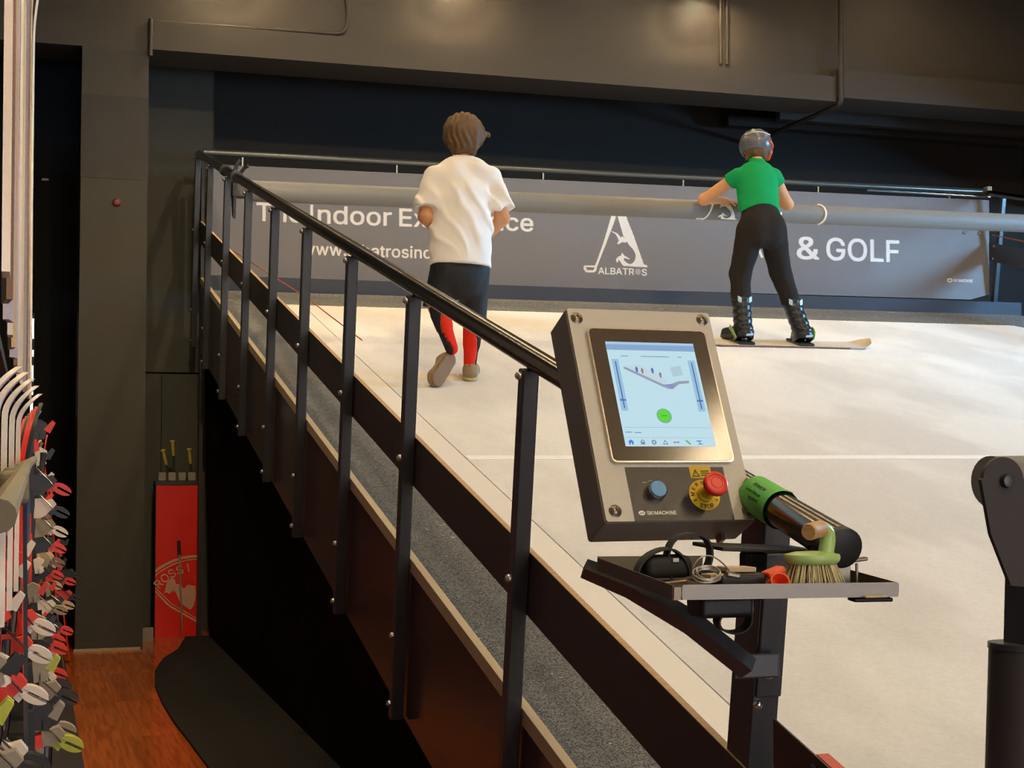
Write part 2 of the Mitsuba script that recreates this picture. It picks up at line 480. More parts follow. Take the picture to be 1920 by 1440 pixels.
for x in (1.62, 3.62, 6.0):
    k = thing('wall_washer', {1.62: 'leftmost', 3.62: 'middle', 6.0: 'rightmost'}[x] + ' warm spotlight hanging in front of the beam', 'lamp', group='spotlights above the beam')
    obj('can', put(lathe([[0.055, 0], [0.06, 0], [0.06, 0.14], [0, 0.14], [0, 0.13], [0.055, 0.13], [0.055, 0]], 20), frame([x, 12.86, 5.92], [1, 0, 0], [0, 1, 0], [0, 0, 1])), m_lampblk, k)
    obj('stem', tube([[x, 12.86, 6.05], [x, 12.86, 6.6]], 0.012, 8), m_lampblk, k)
    a = np.arange(20) * 2 * np.pi / 20
    v = np.vstack([np.stack([x + 0.05 * np.cos(a), 12.86 + 0.05 * np.sin(a), a * 0 + 5.94], 1), [[x, 12.86, 5.94]]])
    i = np.arange(20)
    obj('lens', (v, np.stack([i * 0 + 20, (i + 1) % 20, i], 1)), m_white, k, **glow(WARM * L_WALLWASH))
for x, y, z, dv, sc_, name_, lab, grp in ((1.0, 1.6, 4.6, [-0.75, 0.35, -1.0], 1.0, 'added_aisle_spotlight', 'nearest of the added warm spotlights that brighten the ski rack', 'added spotlights over the aisle'),  # unseen spots put in to brighten the skis on the rack
        (1.0, 4.2, 4.6, [-0.75, 0.6, -1.0], 1.0, 'added_aisle_spotlight', 'second of the added warm spotlights that brighten the ski rack', 'added spotlights over the aisle'),
        (1.0, 7.0, 4.6, [-0.45, 0.6, -1.0], 1.0, 'added_aisle_spotlight', 'farthest of the added warm spotlights that brighten the ski rack', 'added spotlights over the aisle'),
        (1.0, 9.0, 4.6, [0.03, 0.85, -0.58], 0.6, 'added_aisle_spotlight', 'added warm spotlight that brightens the red pole stand and the wall behind', 'added spotlights over the aisle'),  # unseen, added to lift the stand and the wall behind it
        (2.6, 7.2, 5.9, [0.0, 1.0, -0.36], 0.75, 'added_banner_spotlight', 'left added warm spotlight that brightens the banner', 'added spotlights aimed at the banner'),  # unseen trio added for frontal light on banner and lettering
        (5.4, 7.2, 5.9, [0.0, 1.0, -0.36], 0.75, 'added_banner_spotlight', 'middle added warm spotlight that brightens the banner', 'added spotlights aimed at the banner'),
        (8.0, 7.2, 5.9, [0.0, 1.0, -0.36], 0.4, 'added_banner_spotlight', 'right added warm spotlight that brightens the banner', 'added spotlights aimed at the banner')):
    k = thing(name_, lab, 'lamp', group=grp)
    c = np.array([x, y, z]); d = unit(dv); ax = axes(d)
    obj('can', put(lathe([[0.07, 0], [0.075, 0], [0.075, 0.2], [0, 0.2], [0, 0.19], [0.07, 0.19], [0.07, 0]], 20), frame(c, ax[0], -ax[1], -ax[2])), m_lampblk, k)
    obj('stem', tube([c - d * 0.18, [c[0], c[1], 6.6]], 0.012, 8), m_lampblk, k)
    a = np.arange(20) * 2 * np.pi / 20
    v = np.vstack([c - d * 0.14 + 0.065 * (np.cos(a)[:, None] * ax[0] + np.sin(a)[:, None] * ax[1]), [c - d * 0.14]])
    i = np.arange(20)
    obj('lens', (v, np.stack([i * 0 + 20, i, (i + 1) % 20], 1)), m_white, k, **glow(WARM * L_RACK * sc_))


def pane(o, eu, ev, rad, name, lab):
    o, eu, ev = map(np.asarray, (o, eu, ev))
    k = thing(name, lab, 'window', kind='structure')
    v = np.array([o, o + eu, o + eu + ev, o + ev], float)
    obj('pane', (v, np.array([[0, 1, 2], [0, 2, 3]])), m_white, k, **glow(rad, 4.0))
    n = unit(np.cross(eu, ev))
    for a, b in ((o, o + eu), (o + eu, o + eu + ev), (o + eu + ev, o + ev), (o + ev, o)):
        obj('frame', tube([a + n * 0.02, b + n * 0.02], 0.05, 4), m_lampblk, k)


pane([13.09, 6.9, 3.5], [0, 0, 1.9], [0, 2.2, 0], COOL * L_DAY, 'window_1', 'tall daylit window in the right wall')
pane([0.5, -5.98, 0.4], [0, 0, 2.6], [6.5, 0, 0], PALE * L_SHOP, 'window_2', 'wide daylit shop window behind the viewer')

# ------------------------------------------------------------------ the machine: an inclined carpet slope
def slope_slab(x0, x1, y0, y1, c0, c1):
    """Slab between the planes z = c0 + S*y and z = c1 + S*y."""
    v = np.array([[x, y, c + S * y] for x in (x0, x1) for y in (y0, y1) for c in (c0, c1)])
    f = np.array([[0, 1, 3], [0, 3, 2], [4, 6, 7], [4, 7, 5], [0, 4, 5], [0, 5, 1], [2, 3, 7], [2, 7, 6], [0, 2, 6], [0, 6, 4], [1, 5, 7], [1, 7, 3]])
    m = trimesh.Trimesh(v, f, process=False)
    m.fix_normals()
    return m


def slope_poly(pts, c0, c1):
    m = trimesh.creation.extrude_polygon(Polygon(pts), c1 - c0, engine='earcut')
    m.apply_translation([0, 0, c0])
    m.vertices[:, 2] += S * m.vertices[:, 1]
    return m


CB = -0.30
mach = thing('ski_slope_machine', 'inclined indoor ski slope machine with a wide white carpet belt', 'ski slope')
obj('belt', slope_poly([[2.115, 3.0], [9.0, 3.0], [9.0, 11.9], [8.80, 12.38], [2.115, 12.38]], CB - 0.04, CB), m_belt, mach)
obj('belt_seam', slope_slab(2.12, 9.0, 7.47, 7.55, CB - 0.001, CB + 0.002), m_seam, mach, label='brighter seam across the belt')
obj('side_board', slope_slab(1.90, 2.106, 2.9, 12.38, CB - 0.05, CB + 0.002), m_board, mach, label='white board beside the belt')
obj('frame', slope_slab(1.46, 9.40, 2.9, 13.5, CB - 0.42, CB - 0.05), m_toe, mach)
obj('walkway', slope_slab(1.455, 1.899, 2.9, 12.38, CB - 0.05, CB - 0.008), m_carpet, mach, label='grey carpeted strip along the railing')
obj('walkway', slope_slab(9.01, 9.40, 2.9, 12.2, CB - 0.05, CB - 0.008), m_carpet, mach)
obj('top_landing', slope_slab(1.455, 9.40, 12.385, 13.1, CB - 0.05, CB - 0.006), m_carpet, mach)
obj('riser', box([1.455, 13.105, 2.7], [9.42, 13.16, 3.095]), m_darkblue, mach)
obj('edge_trim', slope_slab(1.424, 1.454, 2.9, 13.6, CB - 0.02, CB + 0.03), m_trim, mach, label='tan edge strip')
obj('side_panel', slope_slab(1.43, 1.458, 2.9, 13.68, -0.93, CB - 0.025), m_panel, mach, label='glossy dark side panel')
obj('end_panel', box([1.43, 13.62, 0.0], [1.46, 13.70, 4.1]), m_toe, mach)
sk = np.array([[1.56, 2.9], [1.56, 13.68]])
obj('skirt', trimesh.Trimesh(np.array([[1.54, 2.9, 0.0], [1.54, 13.68, 0.0], [1.47, 13.68, -0.90 + S * 13.68], [1.47, 2.9, 0.0]]), [[0, 2, 1], [0, 3, 2]]), m_skirt, mach, label='black fabric skirt')
obj('platform', box([1.46, 0.9, 0], [9.4, 2.88, 0.42]), m_toe, mach)
mt = Polygon([[1.53, 13.7], [1.36, 13.72], [1.215, 12.87], [1.055, 12.34], [0.94, 11.67], [0.885, 10.95], [0.87, 10.17], [0.877, 9.41], [0.90, 8.8], [0.92, 8.1], [0.95, 6.6], [1.0, 4.0], [1.53, 4.0]]).buffer(0.02)
one('floor_mat', extrude(mt, 0.014), m_matting, 'black mat with a rounded corner on the floor beside the slope', 'mat')

# front end of the slope: dark end panel right of the console post, red pad behind it
obj('front_panel', slope_slab(1.432, 1.436, 1.9, 2.82, -0.6, 0.366), mat('panel_maroon', (58, 42, 42), 0.4), mach, label='glossy dark panel at the foot of the railing')
one('edge_strip', slope_slab(1.588, 1.616, 2.2, 2.93, 0.0, 0.238), m_pinkred, 'red edge strip at the foot of the belt right of the console post', 'strip')

obj('panel_bolt', put(lathe([[0, 0.006], [0.004, 0.0055], [0.007, 0.003], [0.008, 0]][::-1], 14), frame([1.432, 2.655, 1.005], [0, 1, 0], [0, 0, -1], [-1, 0, 0])), m_steel_dk, mach, smooth=40)

# ------------------------------------------------------------------ railings
LEAN = 0.17


def post_mesh(x, ytop, ctop, cbot, w=0.05):
    """Square post leaning downhill towards its top, which lies on the plane z = ctop + S*y."""
    zt = ctop + S * ytop
    yb = ytop + LEAN * (zt - (cbot + S * ytop)) / (1 + LEAN * S)
    zb = zt - (yb - ytop) / LEAN
    d = unit([0, ytop - yb, zt - zb])
    e = np.cross([1, 0, 0], d)
    m = bevel_box(w, w, np.linalg.norm([0, ytop - yb, zt - zb]), 0.005, 2)
    return put(m, frame([x, (ytop + yb) / 2, (zt + zb) / 2], [1, 0, 0], -e, d)), (yb, zb), d


bolt = lathe([[0.0, 0.016], [0.006, 0.0155], [0.0105, 0.012], [0.013, 0.006], [0.013, 0.0]][::-1], 14)
bolt_ply = mikit.ply(bolt, m_chrome, smooth=40)
rail = thing('side_railing', 'black sloping railing along the left edge of the ski slope', 'railing')
RX = 1.395
obj('handrail', tube([[RX + 0.015, y, 0.805 + S * y] for y in np.linspace(2.50, 13.66, 30)], np.r_[0.037, np.full(29, 0.033)], 24, False), m_tube, rail, smooth=60)
a = unit([0, -1, -S])
obj('end_cap', put(lathe([[0, 0.012], [0.03, 0.012], [0.0375, 0.006], [0.0375, -0.01], [0, -0.01]], 28), frame([RX + 0.015, 2.50, 0.805 + S * 2.5], *axes(a))), m_rubber, rail, smooth=40)
for i, y in enumerate((4.28, 5.69, 6.86, 8.04, 9.15, 10.32, 11.46, 12.62, 13.58)):
    m, (yb, zb), d = post_mesh(RX, y, 0.775, -0.93)
    p = obj('post', m, m_steel_dk, rail)
    for c in (0.755, 0.135, -0.585, -0.865):
        t = ((zb - c) - S * yb) / (S * d[1] - d[2])
        q = np.array([RX - 0.025, yb, zb]) + d * t
        obj('bolt', bolt_ply, m_chrome, p, to=frame(q, [0, 1, 0], [0, 0, -1], [-1, 0, 0]))
obj('toe_board', slope_slab(1.422, 1.440, 2.85, 13.62, 0.025, 0.217), m_toe, rail)
obj('board_edge', slope_slab(1.422, 1.440, 2.85, 13.62, 0.2171, 0.2195), m_ply, rail, label='bare plywood edge of the toe board')

rr = thing('side_railing', 'short visible end of the railing at the right edge of the slope', 'railing')
obj('handrail', tube([[9.42, y, 0.87 + S * y] for y in np.linspace(4, 13.62, 20)], 0.03, 16), m_tube, rr, smooth=60)
for y in (7.0, 8.6, 10.2, 11.8, 13.45):
    m, (yb, zb), d = post_mesh(9.47, y, 0.85, -0.4)
    p = obj('post', m, m_steel_dk, rr)
    for c in (0.33, 0.20):
        t = ((zb - c) - S * yb) / (S * d[1] - d[2])
        obj('bolt', bolt_ply, m_chrome, p, to=frame(np.array([9.42, yb, zb]) + d * t, [0, 1, 0], [0, 0, -1], [-1, 0, 0]))
obj('toe_board', slope_slab(9.41, 9.43, 3.6, 13.62, 0.17, 0.36), m_steel_dk, rr)

br = thing('back_railing', 'grey tubular railing along the top of the banner', 'railing')
obj('handrail', tube([[1.45, 13.68, 4.245], [5.4, 13.68, 4.262], [9.44, 13.68, 4.30]], 0.03, 16), m_backtube, br, smooth=60)
obj('end_bracket', box([9.42, 13.64, 4.27], [9.47, 13.72, 4.35]), m_trim, br)
for i, x in enumerate((1.79, 3.19, 4.60, 6.03, 7.49, 8.99)):
    obj('support', tube([[x, 13.69, 3.9], [x, 13.69, 4.25 + (x - 1.79) * 0.006]], 0.018, 10), m_chrome, br, smooth=60)
one('guard_rail', tube([[8.0, 13.62, 4.238], [9.43, 13.62, 4.238]], 0.014, 10), m_chrome, 'thin chrome rail below the right end of the back railing', 'rail', smooth=60)

# ------------------------------------------------------------------ banner
ban = thing('banner', 'long grey banner with white lettering at the top of the slope', 'banner')
pts = [[1.49, 3.140], [9.22, 3.175], [9.44, 3.235], [9.455, 4.212], [1.49, 4.138]]
obj('panel', put(extrude(Polygon(pts), 0.03), frame([0, 13.70, 0], [1, 0, 0], [0, 0, 1], [0, -1, 0])), m_banner, ban)
BY = 13.670


def on_banner(m, x, z, tilt=0.006):
    return put(m, frame([x, BY, z], [1, 0, tilt], [0, 0, 1], [0, -1, 0]))


for word, x0, x1 in (('The', 1.916, 2.328), ('Indoor', 2.396, 3.144), ('Experience', 3.212, 4.500)):
    obj('lettering', on_banner(text(word, 0.158, x1 - x0), x0, 3.660 + 0.006 * (x0 - 1.9)), m_letter, ban)
obj('lettering', on_banner(text('www.albatrosindoor.it', 0.104, 1.565), 2.325, 3.375), m_letter, ban)
for word, x0, x1 in (('SKI', 6.640, 6.915), ('&', 7.237, 7.487), ('GOLF', 7.565, 8.392)):
    obj('lettering', on_banner(text(word, 0.215, x1 - x0), x0, 3.519 + 0.006 * (x0 - 6.6)), m_letter, ban)
Z9 = lambda P: [((x - 225) / 1070.0, (1215 - y) / 1070.0) for x, y in P]
club = Polygon(Z9([(690, 205), (762, 205), (750, 280), (600, 690), (450, 1085), (437, 1150), (400, 1187), (268, 1187), (232, 1140), (225, 1105), (240, 1072), (410, 1070), (440, 1010), (540, 720), (620, 460)])).buffer(0)
club = club.difference(Polygon(Z9([(265, 1100), (410, 1100), (385, 1150), (285, 1150)])))
limb = Polygon(Z9([(783, 208), (932, 215), (960, 300), (1040, 500), (1130, 760), (1190, 930), (1222, 1020), (1285, 1042), (1275, 1072), (880, 1062), (840, 1010), (885, 960), (940, 1005), (985, 1028), (1040, 1005), (1080, 950), (1088, 880), (1070, 820), (1030, 755), (985, 715), (950, 660), (880, 545), (850, 440)])).buffer(0)
bird = Polygon(Z9([(672, 480), (735, 492), (790, 520), (840, 580), (875, 560), (898, 585), (940, 630), (935, 665), (860, 662), (800, 702), (778, 690), (808, 635), (790, 590), (755, 530)])).buffer(0)
skier = Polygon(Z9([(860, 832), (885, 870), (905, 890), (990, 935), (982, 948), (895, 925), (890, 965), (860, 1012), (830, 990), (805, 955), (787, 1012), (770, 1003), (762, 950), (800, 905), (845, 885)])).buffer(0)
logo = unary_union([club, limb, bird, skier])
SC = 0.66
lg = extrude(shapely.affinity.scale(logo, SC, SC * 0.92, origin=(0, 0)), 0.002)
obj('emblem', on_banner(lg, 4.995, 3.292), m_letter, ban, label='letter A emblem with a golf club, bird and skier')
obj('lettering', on_banner(text('ALBATR', 0.062, 0.365), 5.145, 3.297), m_letter, ban)
obj('golf_ball', on_banner(extrude(Point(0.03, 0.03).buffer(0.03), 0.002), 5.518, 3.300), m_letgrey, ban)
obj('lettering', on_banner(text('S', 0.062, 0.055), 5.588, 3.297), m_letter, ban)
obj('maker_mark', on_banner(extrude(shapely.affinity.scale(Point(0, 0).buffer(0.022), 1.5, 1).difference(shapely.affinity.scale(Point(0, 0).buffer(0.012), 1.6, 0.8)), 0.002), 8.975, 3.365), m_letter, ban)
obj('maker_mark', on_banner(text('SKIMACHINE', 0.03, 0.225), 9.02, 3.351), m_letter, ban)

# padded bar across the slope, on which the snowboarder leans
gb = thing('padded_bar', 'long grey padded grab bar across the slope in front of the banner', 'bar')
BR, BYY = 0.078, 11.50
bz = lambda x: 3.553 + (x - 1.64) * 0.0085
obj('foam', tube([[x, BYY, bz(x)] for x in np.linspace(1.56, 9.36, 20)], BR, 28), m_bar, gb, smooth=60)


def on_bar(m, x0, hsc=1.0):
    m = m.subdivide_to_size(0.04)
    v = m.vertices.copy()
    ang = v[:, 1] / BR
    r = BR + 0.001 + v[:, 2]
    m.vertices = np.stack([x0 + v[:, 0], BYY - r * np.cos(ang), bz(x0) + r * np.sin(ang)], 1)
    return m


lg2 = extrude(shapely.affinity.translate(shapely.affinity.scale(logo, 0.36, 0.30, origin=(0, 0)), 0, -0.13), 0.002)
obj('emblem', on_bar(lg2, 5.17), m_letter, gb, label='printed emblem on the bar cover')
ring = np.linspace(-1.5, 1.5, 16)
obj('seam_tape', tube([[6.28 + 0.04 * np.cos(a), BYY - (BR + 0.003) * np.cos(a * 0.95), bz(6.28) + (BR + 0.003) * np.sin(a)] for a in ring], 0.009, 6), m_letter, gb, smooth=60)
obj('bracket', put(extrude(Polygon([[0, 0], [0.14, 0.02], [0.16, -0.14], [0.10, -0.32], [0.03, -0.36], [-0.02, -0.1]]), 0.02), frame([1.44, 11.47, 3.70], [0, 1, 0], [0, 0, 1], [1, 0, 0])), m_steel_dk, gb)
obj('mount_arm', box([1.43, 11.44, 3.50], [1.58, 11.56, 3.60]), m_steel_dk, gb)
obj('mount_arm', box([9.34, 11.44, 3.56], [9.43, 11.56, 3.66]), m_steel_dk, gb)
k = thing('rail_clamp', 'dark lever clamp on the upper end of the left handrail', 'clamp')
for y in (11.1, 11.75):
    obj('collar', tube([[RX + 0.015, y - 0.03, 0.805 + S * (y - 0.03)], [RX + 0.015, y + 0.03, 0.805 + S * (y + 0.03)]], 0.045, 16), m_steel_dk, k, smooth=50)
obj('lever', tube([[RX + 0.04, 11.15, 3.60], [RX + 0.08, 11.12, 3.655], [RX + 0.10, 11.10, 3.665]], 0.014, 8), m_rubber, k)
obj('lever', tube([[RX + 0.04, 11.4, 3.67], [RX + 0.06, 11.4, 3.73], [RX + 0.08, 11.4, 3.76]], 0.014, 8), m_rubber, k)
one('safety_cord', tube([[1.62, 12.9, 3.28], [1.9, 11.0, 2.72], [2.06, 9.8, 2.33]], 0.004, 6), m_redcord, 'thin red cord stretched along the left edge of the belt', 'cord')
k = thing('safety_cord', 'thin red cord hooked at the right end of the banner', 'cord')
obj('cord', tube([[9.44, 13.6, 3.84], [9.40, 13.0, 3.69], [9.36, 11.0, 3.2]], 0.006, 6), m_redcord, k)
for x in (9.15, 9.33):
    obj('ring', trimesh.creation.icosphere(2, 0.016), m_chrome, k, to=frame([x, 13.655, 3.86], [1, 0, 0], [0, 1, 0], [0, 0, 1]), smooth=True)

# ------------------------------------------------------------------ control console
CO = np.array([1.07, 2.805, 1.466])
RZ, TILT, CW, CH, CD = 0.04, 0.446, 0.33, 0.483, 0.10
cu = np.array([math.cos(RZ), math.sin(RZ), 0.0])
cb = np.array([-math.sin(RZ), math.cos(RZ), 0.0])
cv = cb * math.sin(TILT) + np.array([0, 0, math.cos(TILT)])
cn = np.cross(cu, cv)
FACE = frame(CO, cu, cv, cn)


def on_face(m, w=0.0):
    return put(m, FACE @ frame([0, 0, w], [1, 0, 0], [0, 1, 0], [0, 0, 1]))


con = thing('control_console', 'grey tilted control console with a touch screen and emergency stop', 'control panel')
body = bevel_box(CW, CH, CD, 0.006)
body.apply_translation([CW / 2, CH / 2, -CD / 2 - 0.002])
obj('housing', on_face(body), m_boxside, con, smooth=40)
obj('face_plate', on_face(extrude(rounded(0.002, 0.002, CW - 0.002, CH - 0.002, 0.006), 0.0025), -0.002), m_boxface, con)
for u, v in ((0.020, 0.458), (0.309, 0.463), (0.024, 0.024), (0.313, 0.023)):
    s = obj('screw', on_face(put(lathe([[0.0135, 0], [0.0135, 0.001], [0.0105, 0.0025], [0.0085, 0.005], [0.004, 0.0066], [0, 0.007]], 24), frame([u, v, 0.0005], [1, 0, 0], [0, 1, 0], [0, 0, 1]))), m_clip, con, smooth=40)
    obj('recess', on_face(put(lathe([[0, 0.0001], [0.0022, 0.0001], [0.0022, 0.0006], [0, 0.0006]], 8), frame([u, v, 0.0075], [1, 0, 0], [0, 1, 0], [0, 0, 1]))), m_ink, s)
scr = obj('screen_bezel', on_face(extrude(rounded(0.034, 0.124, 0.304, 0.431, 0.012), 0.010), 0.0006), m_silver, con, label='silver edged touch screen')
obj('glass', on_face(extrude(rounded(0.0372, 0.1272, 0.3008, 0.4278, 0.010), 0.0012), 0.0105), m_bezel, scr)
W0 = 0.0120


def screen(name, poly, col, w=W0, gain=0.95, depth=0.0003):
    obj(name, on_face(extrude(poly, depth), w), m_ink, scr, **glow(np.array(lin(*col)) * gain, 0.005))


screen('display', sbox(0.068, 0.158, 0.268, 0.397), (186, 222, 236))
W1 = W0 + 0.0004
screen('title_bar', sbox(0.068, 0.378, 0.268, 0.397), (126, 164, 206), W1)
screen('title_line', sbox(0.068, 0.391, 0.268, 0.397), (160, 200, 232), W1 + 0.0002)
for x0, x1 in ((0.0745, 0.0895), (0.2465, 0.2625)):
    screen('slider', rounded(x0, 0.2375, x1, 0.3565, 0.002), (146, 190, 222), W1)
    xc = (x0 + x1) / 2
    screen('slider_track', sbox(xc - 0.0014, 0.243, xc + 0.0014, 0.351), (66, 112, 170), W1 + 0.0003)
    screen('slider_knob', sbox(xc - 0.0065, 0.260, xc + 0.0065, 0.2635), (60, 104, 190), W1 + 0.0005)
screen('slope_picture', Polygon([(0.0985, 0.341), (0.132, 0.344), (0.166, 0.327), (0.189, 0.309), (0.189, 0.297), (0.178, 0.293)]), (188, 214, 226), W1)
screen('slope_picture', Polygon([(0.098, 0.339), (0.106, 0.336), (0.180, 0.2985), (0.196, 0.300), (0.216, 0.307), (0.239, 0.3085), (0.239, 0.303), (0.215, 0.300), (0.198, 0.288), (0.188, 0.289), (0.176, 0.294), (0.098, 0.334)]), (142, 156, 178), W1 + 0.0003)
screen('slope_picture', Polygon([(0.184, 0.298), (0.197, 0.3), (0.204, 0.296), (0.197, 0.289)]), (120, 140, 200), W1 + 0.0005)
screen('slope_picture', Polygon([(0.203, 0.339), (0.228, 0.344), (0.228, 0.322), (0.205, 0.317)]), (170, 202, 214), W1)
for x, y in ((0.126, 0.334), (0.138, 0.331), (0.161, 0.332), (0.177, 0.322)):
    screen('rider_picture', Polygon([(x - 0.0016, y - 0.008), (x - 0.003, y + 0.001), (x, y + 0.006), (x + 0.003, y + 0.001), (x + 0.0012, y - 0.008)]), (74, 98, 176) if x != 0.177 and x != 0.138 else (140, 120, 128), W1 + 0.0006)
for a, b in ((0.097, 0.114), (0.142, 0.206), (0.2265, 0.237)):
    for i in range(int((b - a) / 0.004)):
        screen('caption', sbox(a + i * 0.004, 0.3625, a + i * 0.004 + 0.003, 0.3650), (132, 160, 172), W1)
screen('start_button', Point(0.1663, 0.2266).buffer(0.0165), (120, 160, 164), W1)
screen('start_button', Point(0.1663, 0.2266).buffer(0.0145), (74, 214, 52), W1 + 0.0003)
screen('start_button', sbox(0.160, 0.2255, 0.1726, 0.2275), (40, 150, 30), W1 + 0.0006)
screen('divider', sbox(0.072, 0.1998, 0.266, 0.2006), (150, 184, 198), W1)
screen('divider', sbox(0.068, 0.1770, 0.268, 0.1776), (150, 184, 198), W1)
screen('caption', sbox(0.073, 0.1885, 0.088, 0.1905), (120, 150, 170), W1)
screen('caption', sbox(0.094, 0.1875, 0.108, 0.1895), (120, 150, 170), W1)
icons = [(0.0814, Polygon([(-5, -5), (-5, 1), (-6.5, 1), (0, 6), (6.5, 1), (5, 1), (5, -5), (1.5, -5), (1.5, -1), (-1.5, -1), (-1.5, -5)]), (54, 120, 214)),
         (0.1068, sbox(-4.5, -5, 4.5, 2).union(Point(0, 2).buffer(3.6)).difference(Point(0, 2).buffer(2)), (110, 140, 160)),
         (0.1314, Point(0, 0).buffer(5.5).difference(Point(0, 0).buffer(2.2)), (120, 150, 168)),
         (0.1564, Polygon([(-6, -5), (0, 6), (6, -5)]).difference(Polygon([(-3.4, -3.4), (0, 3), (3.4, -3.4)])), (120, 146, 158)),
         (0.1811, Polygon([(-7, 0), (-3, 3), (-3, 1), (3, 1), (3, 3), (7, 0), (3, -3), (3, -1), (-3, -1), (-3, -3)]), (160, 130, 140)),
         (0.2073, Polygon([(-5, 5), (-2, 5), (5, -2), (5, -5), (2, -5), (-5, 2)]), (90, 190, 100)),
         (0.2316, sbox(-5, 2, 6, 4).union(sbox(-2, -5, 7, -3)).union(LineString([(0, 3), (3, -4)]).buffer(0.9)), (90, 130, 190))]
for x, pg, c in icons:
    screen('icon', shapely.affinity.translate(shapely.affinity.scale(pg, 0.001, 0.001, origin=(0, 0)), x, 0.1672), c, W1)
obj('side_mark', on_face(put(text('TOUCH', 0.006, 0.022, 0.0003), frame([0.2935, 0.272, 0], [0, 1, 0], [-1, 0, 0], [0, 0, 1])), 0.0118), m_clip, scr)
obj('label_plate', on_face(extrude(sbox(0.062, 0.002, 0.2785, 0.1175), 0.0008), 0.0006), m_plate, con, label='dark label plate')
bm = obj('brand_mark', on_face(extrude(shapely.affinity.scale(Point(0.0795, 0.0185).buffer(0.0048), 1.5, 1.0).difference(LineString([(0.0755, 0.0165), (0.078, 0.0195), (0.081, 0.0175), (0.0835, 0.0205)]).buffer(0.0008)), 0.0004), 0.0015), m_letter, con)
obj('brand_mark', on_face(put(text('SKIMACHINE', 0.0075, 0.0635, 0.0004), frame([0.0905, 0.0148, 0], [1, 0, 0], [0, 1, 0], [0, 0, 1])), 0.0015), m_letter, con)
# blue push button
pb = obj('push_button', on_face(put(lathe([[0.0205, 0], [0.0205, 0.006], [0.0195, 0.016], [0.0178, 0.018], [0.0165, 0.016]], 28), frame([0.117, 0.0625, 0.0013], [1, 0, 0], [0, 1, 0], [0, 0, 1]))), m_chrome, con, smooth=40)
obj('cap', on_face(put(lathe([[0.0172, 0.0], [0.0172, 0.0185], [0.016, 0.0195], [0.0, 0.0185]], 28), frame([0.117, 0.0625, 0.0013], [1, 0, 0], [0, 1, 0], [0, 0, 1]))), m_blue, pb, smooth=40)
for i in range(3):
    obj('caption', on_face(sbox_m := extrude(sbox(0.094 + 0.012 * i, 0.0835 + 0.003 * (i == 1), 0.104 + 0.012 * i, 0.0850 + 0.003 * (i == 1)), 0.0003), 0.0014), m_letgrey, con)
# warning sticker
ws = obj('warning_sticker', on_face(extrude(rounded(0.2020, 0.0925, 0.2495, 0.1195, 0.002), 0.0004), 0.0015), m_yellow, con)
obj('warning_triangle', on_face(extrude(Polygon([(0.206, 0.096), (0.2145, 0.1125), (0.223, 0.096)]).difference(Polygon([(0.2088, 0.0977), (0.2145, 0.1088), (0.2202, 0.0977)])).union(Polygon([(0.2137, 0.1065), (0.2153, 0.1065), (0.2149, 0.1005), (0.2141, 0.1005)])), 0.0003), 0.0020), m_ink, ws)
for i in range(3):
    obj('caption', on_face(extrude(sbox(0.226, 0.098 + 0.0045 * i, 0.245, 0.1 + 0.0045 * i), 0.0003), 0.0020), m_ink, ws)
# emergency stop
es = obj('emergency_stop', on_face(extrude(Point(0.2235, 0.0555).buffer(0.0335, quad_segs=14).difference(Point(0.2235, 0.0555).buffer(0.011)), 0.0010), 0.0015), m_yellow, con)
EC = np.array([0.2235, 0.0555])


def arc_text(s, r, a0, a1, h, inward, parent):
    ms = []
    for ch, a in zip(s, np.linspace(a0, a1, len(s))):
        if ch == ' ':
            continue
        g = text(ch, h, None, 0.0003)
        g.apply_translation([-(g.bounds[0][0] + g.bounds[1][0]) / 2, 0, 0])
        a = math.radians(a)
        er = np.array([math.cos(a), math.sin(a), 0]); et = np.array([math.sin(a), -math.cos(a), 0])
        M = frame([EC[0] + r * er[0], EC[1] + r * er[1], 0], et, er, [0, 0, 1]) if not inward else frame([EC[0] + r * er[0], EC[1] + r * er[1], 0], -et, -er, [0, 0, 1])
        ms.append(put(g, M))
    obj('lettering', on_face(cat_mesh(*ms), 0.0027), m_ink, parent)


arc_text('EMERGENCY', 0.0225, 205, -25, 0.0072, False, es)
arc_text('STOP', 0.0300, 242, 298, 0.0088, True, es)
esm = lambda prof: on_face(put(lathe(prof, 32), frame([EC[0], EC[1], 0.0025], [1, 0, 0], [0, 1, 0], [0, 0, 1])))
obj('collar', esm([[0.0165, 0], [0.0165, 0.008], [0.014, 0.010], [0.0125, 0.026], [0, 0.026]]), m_yellow, es, smooth=40)
obj('mushroom', esm([[0.0, 0.022], [0.0125, 0.022], [0.0135, 0.030], [0.0150, 0.036], [0.0205, 0.043], [0.0245, 0.047], [0.0255, 0.053], [0.0245, 0.058], [0.0215, 0.0605], [0.0170, 0.0612], [0.0160, 0.0598], [0.0, 0.0600]]), m_red, es, smooth=30)
obj('arrow_ring', esm([[0.0115, 0.0598], [0.0115, 0.0606], [0.0130, 0.0606], [0.0130, 0.0598]]), mat('button_red_dark', (176, 40, 28), 0.4), es)
obj('mount_neck', on_face(put(bevel_box(0.12, 0.05, 0.12, 0.006), frame([0.31, 0.14, -0.15], [1, 0, 0], [0, 1, 0], [0, 0, 1]))), m_boxside, con)
obj('bottom_lug', on_face(box([0.275, -0.016, -0.085], [0.283, 0.0, -0.06])), m_clip, con)

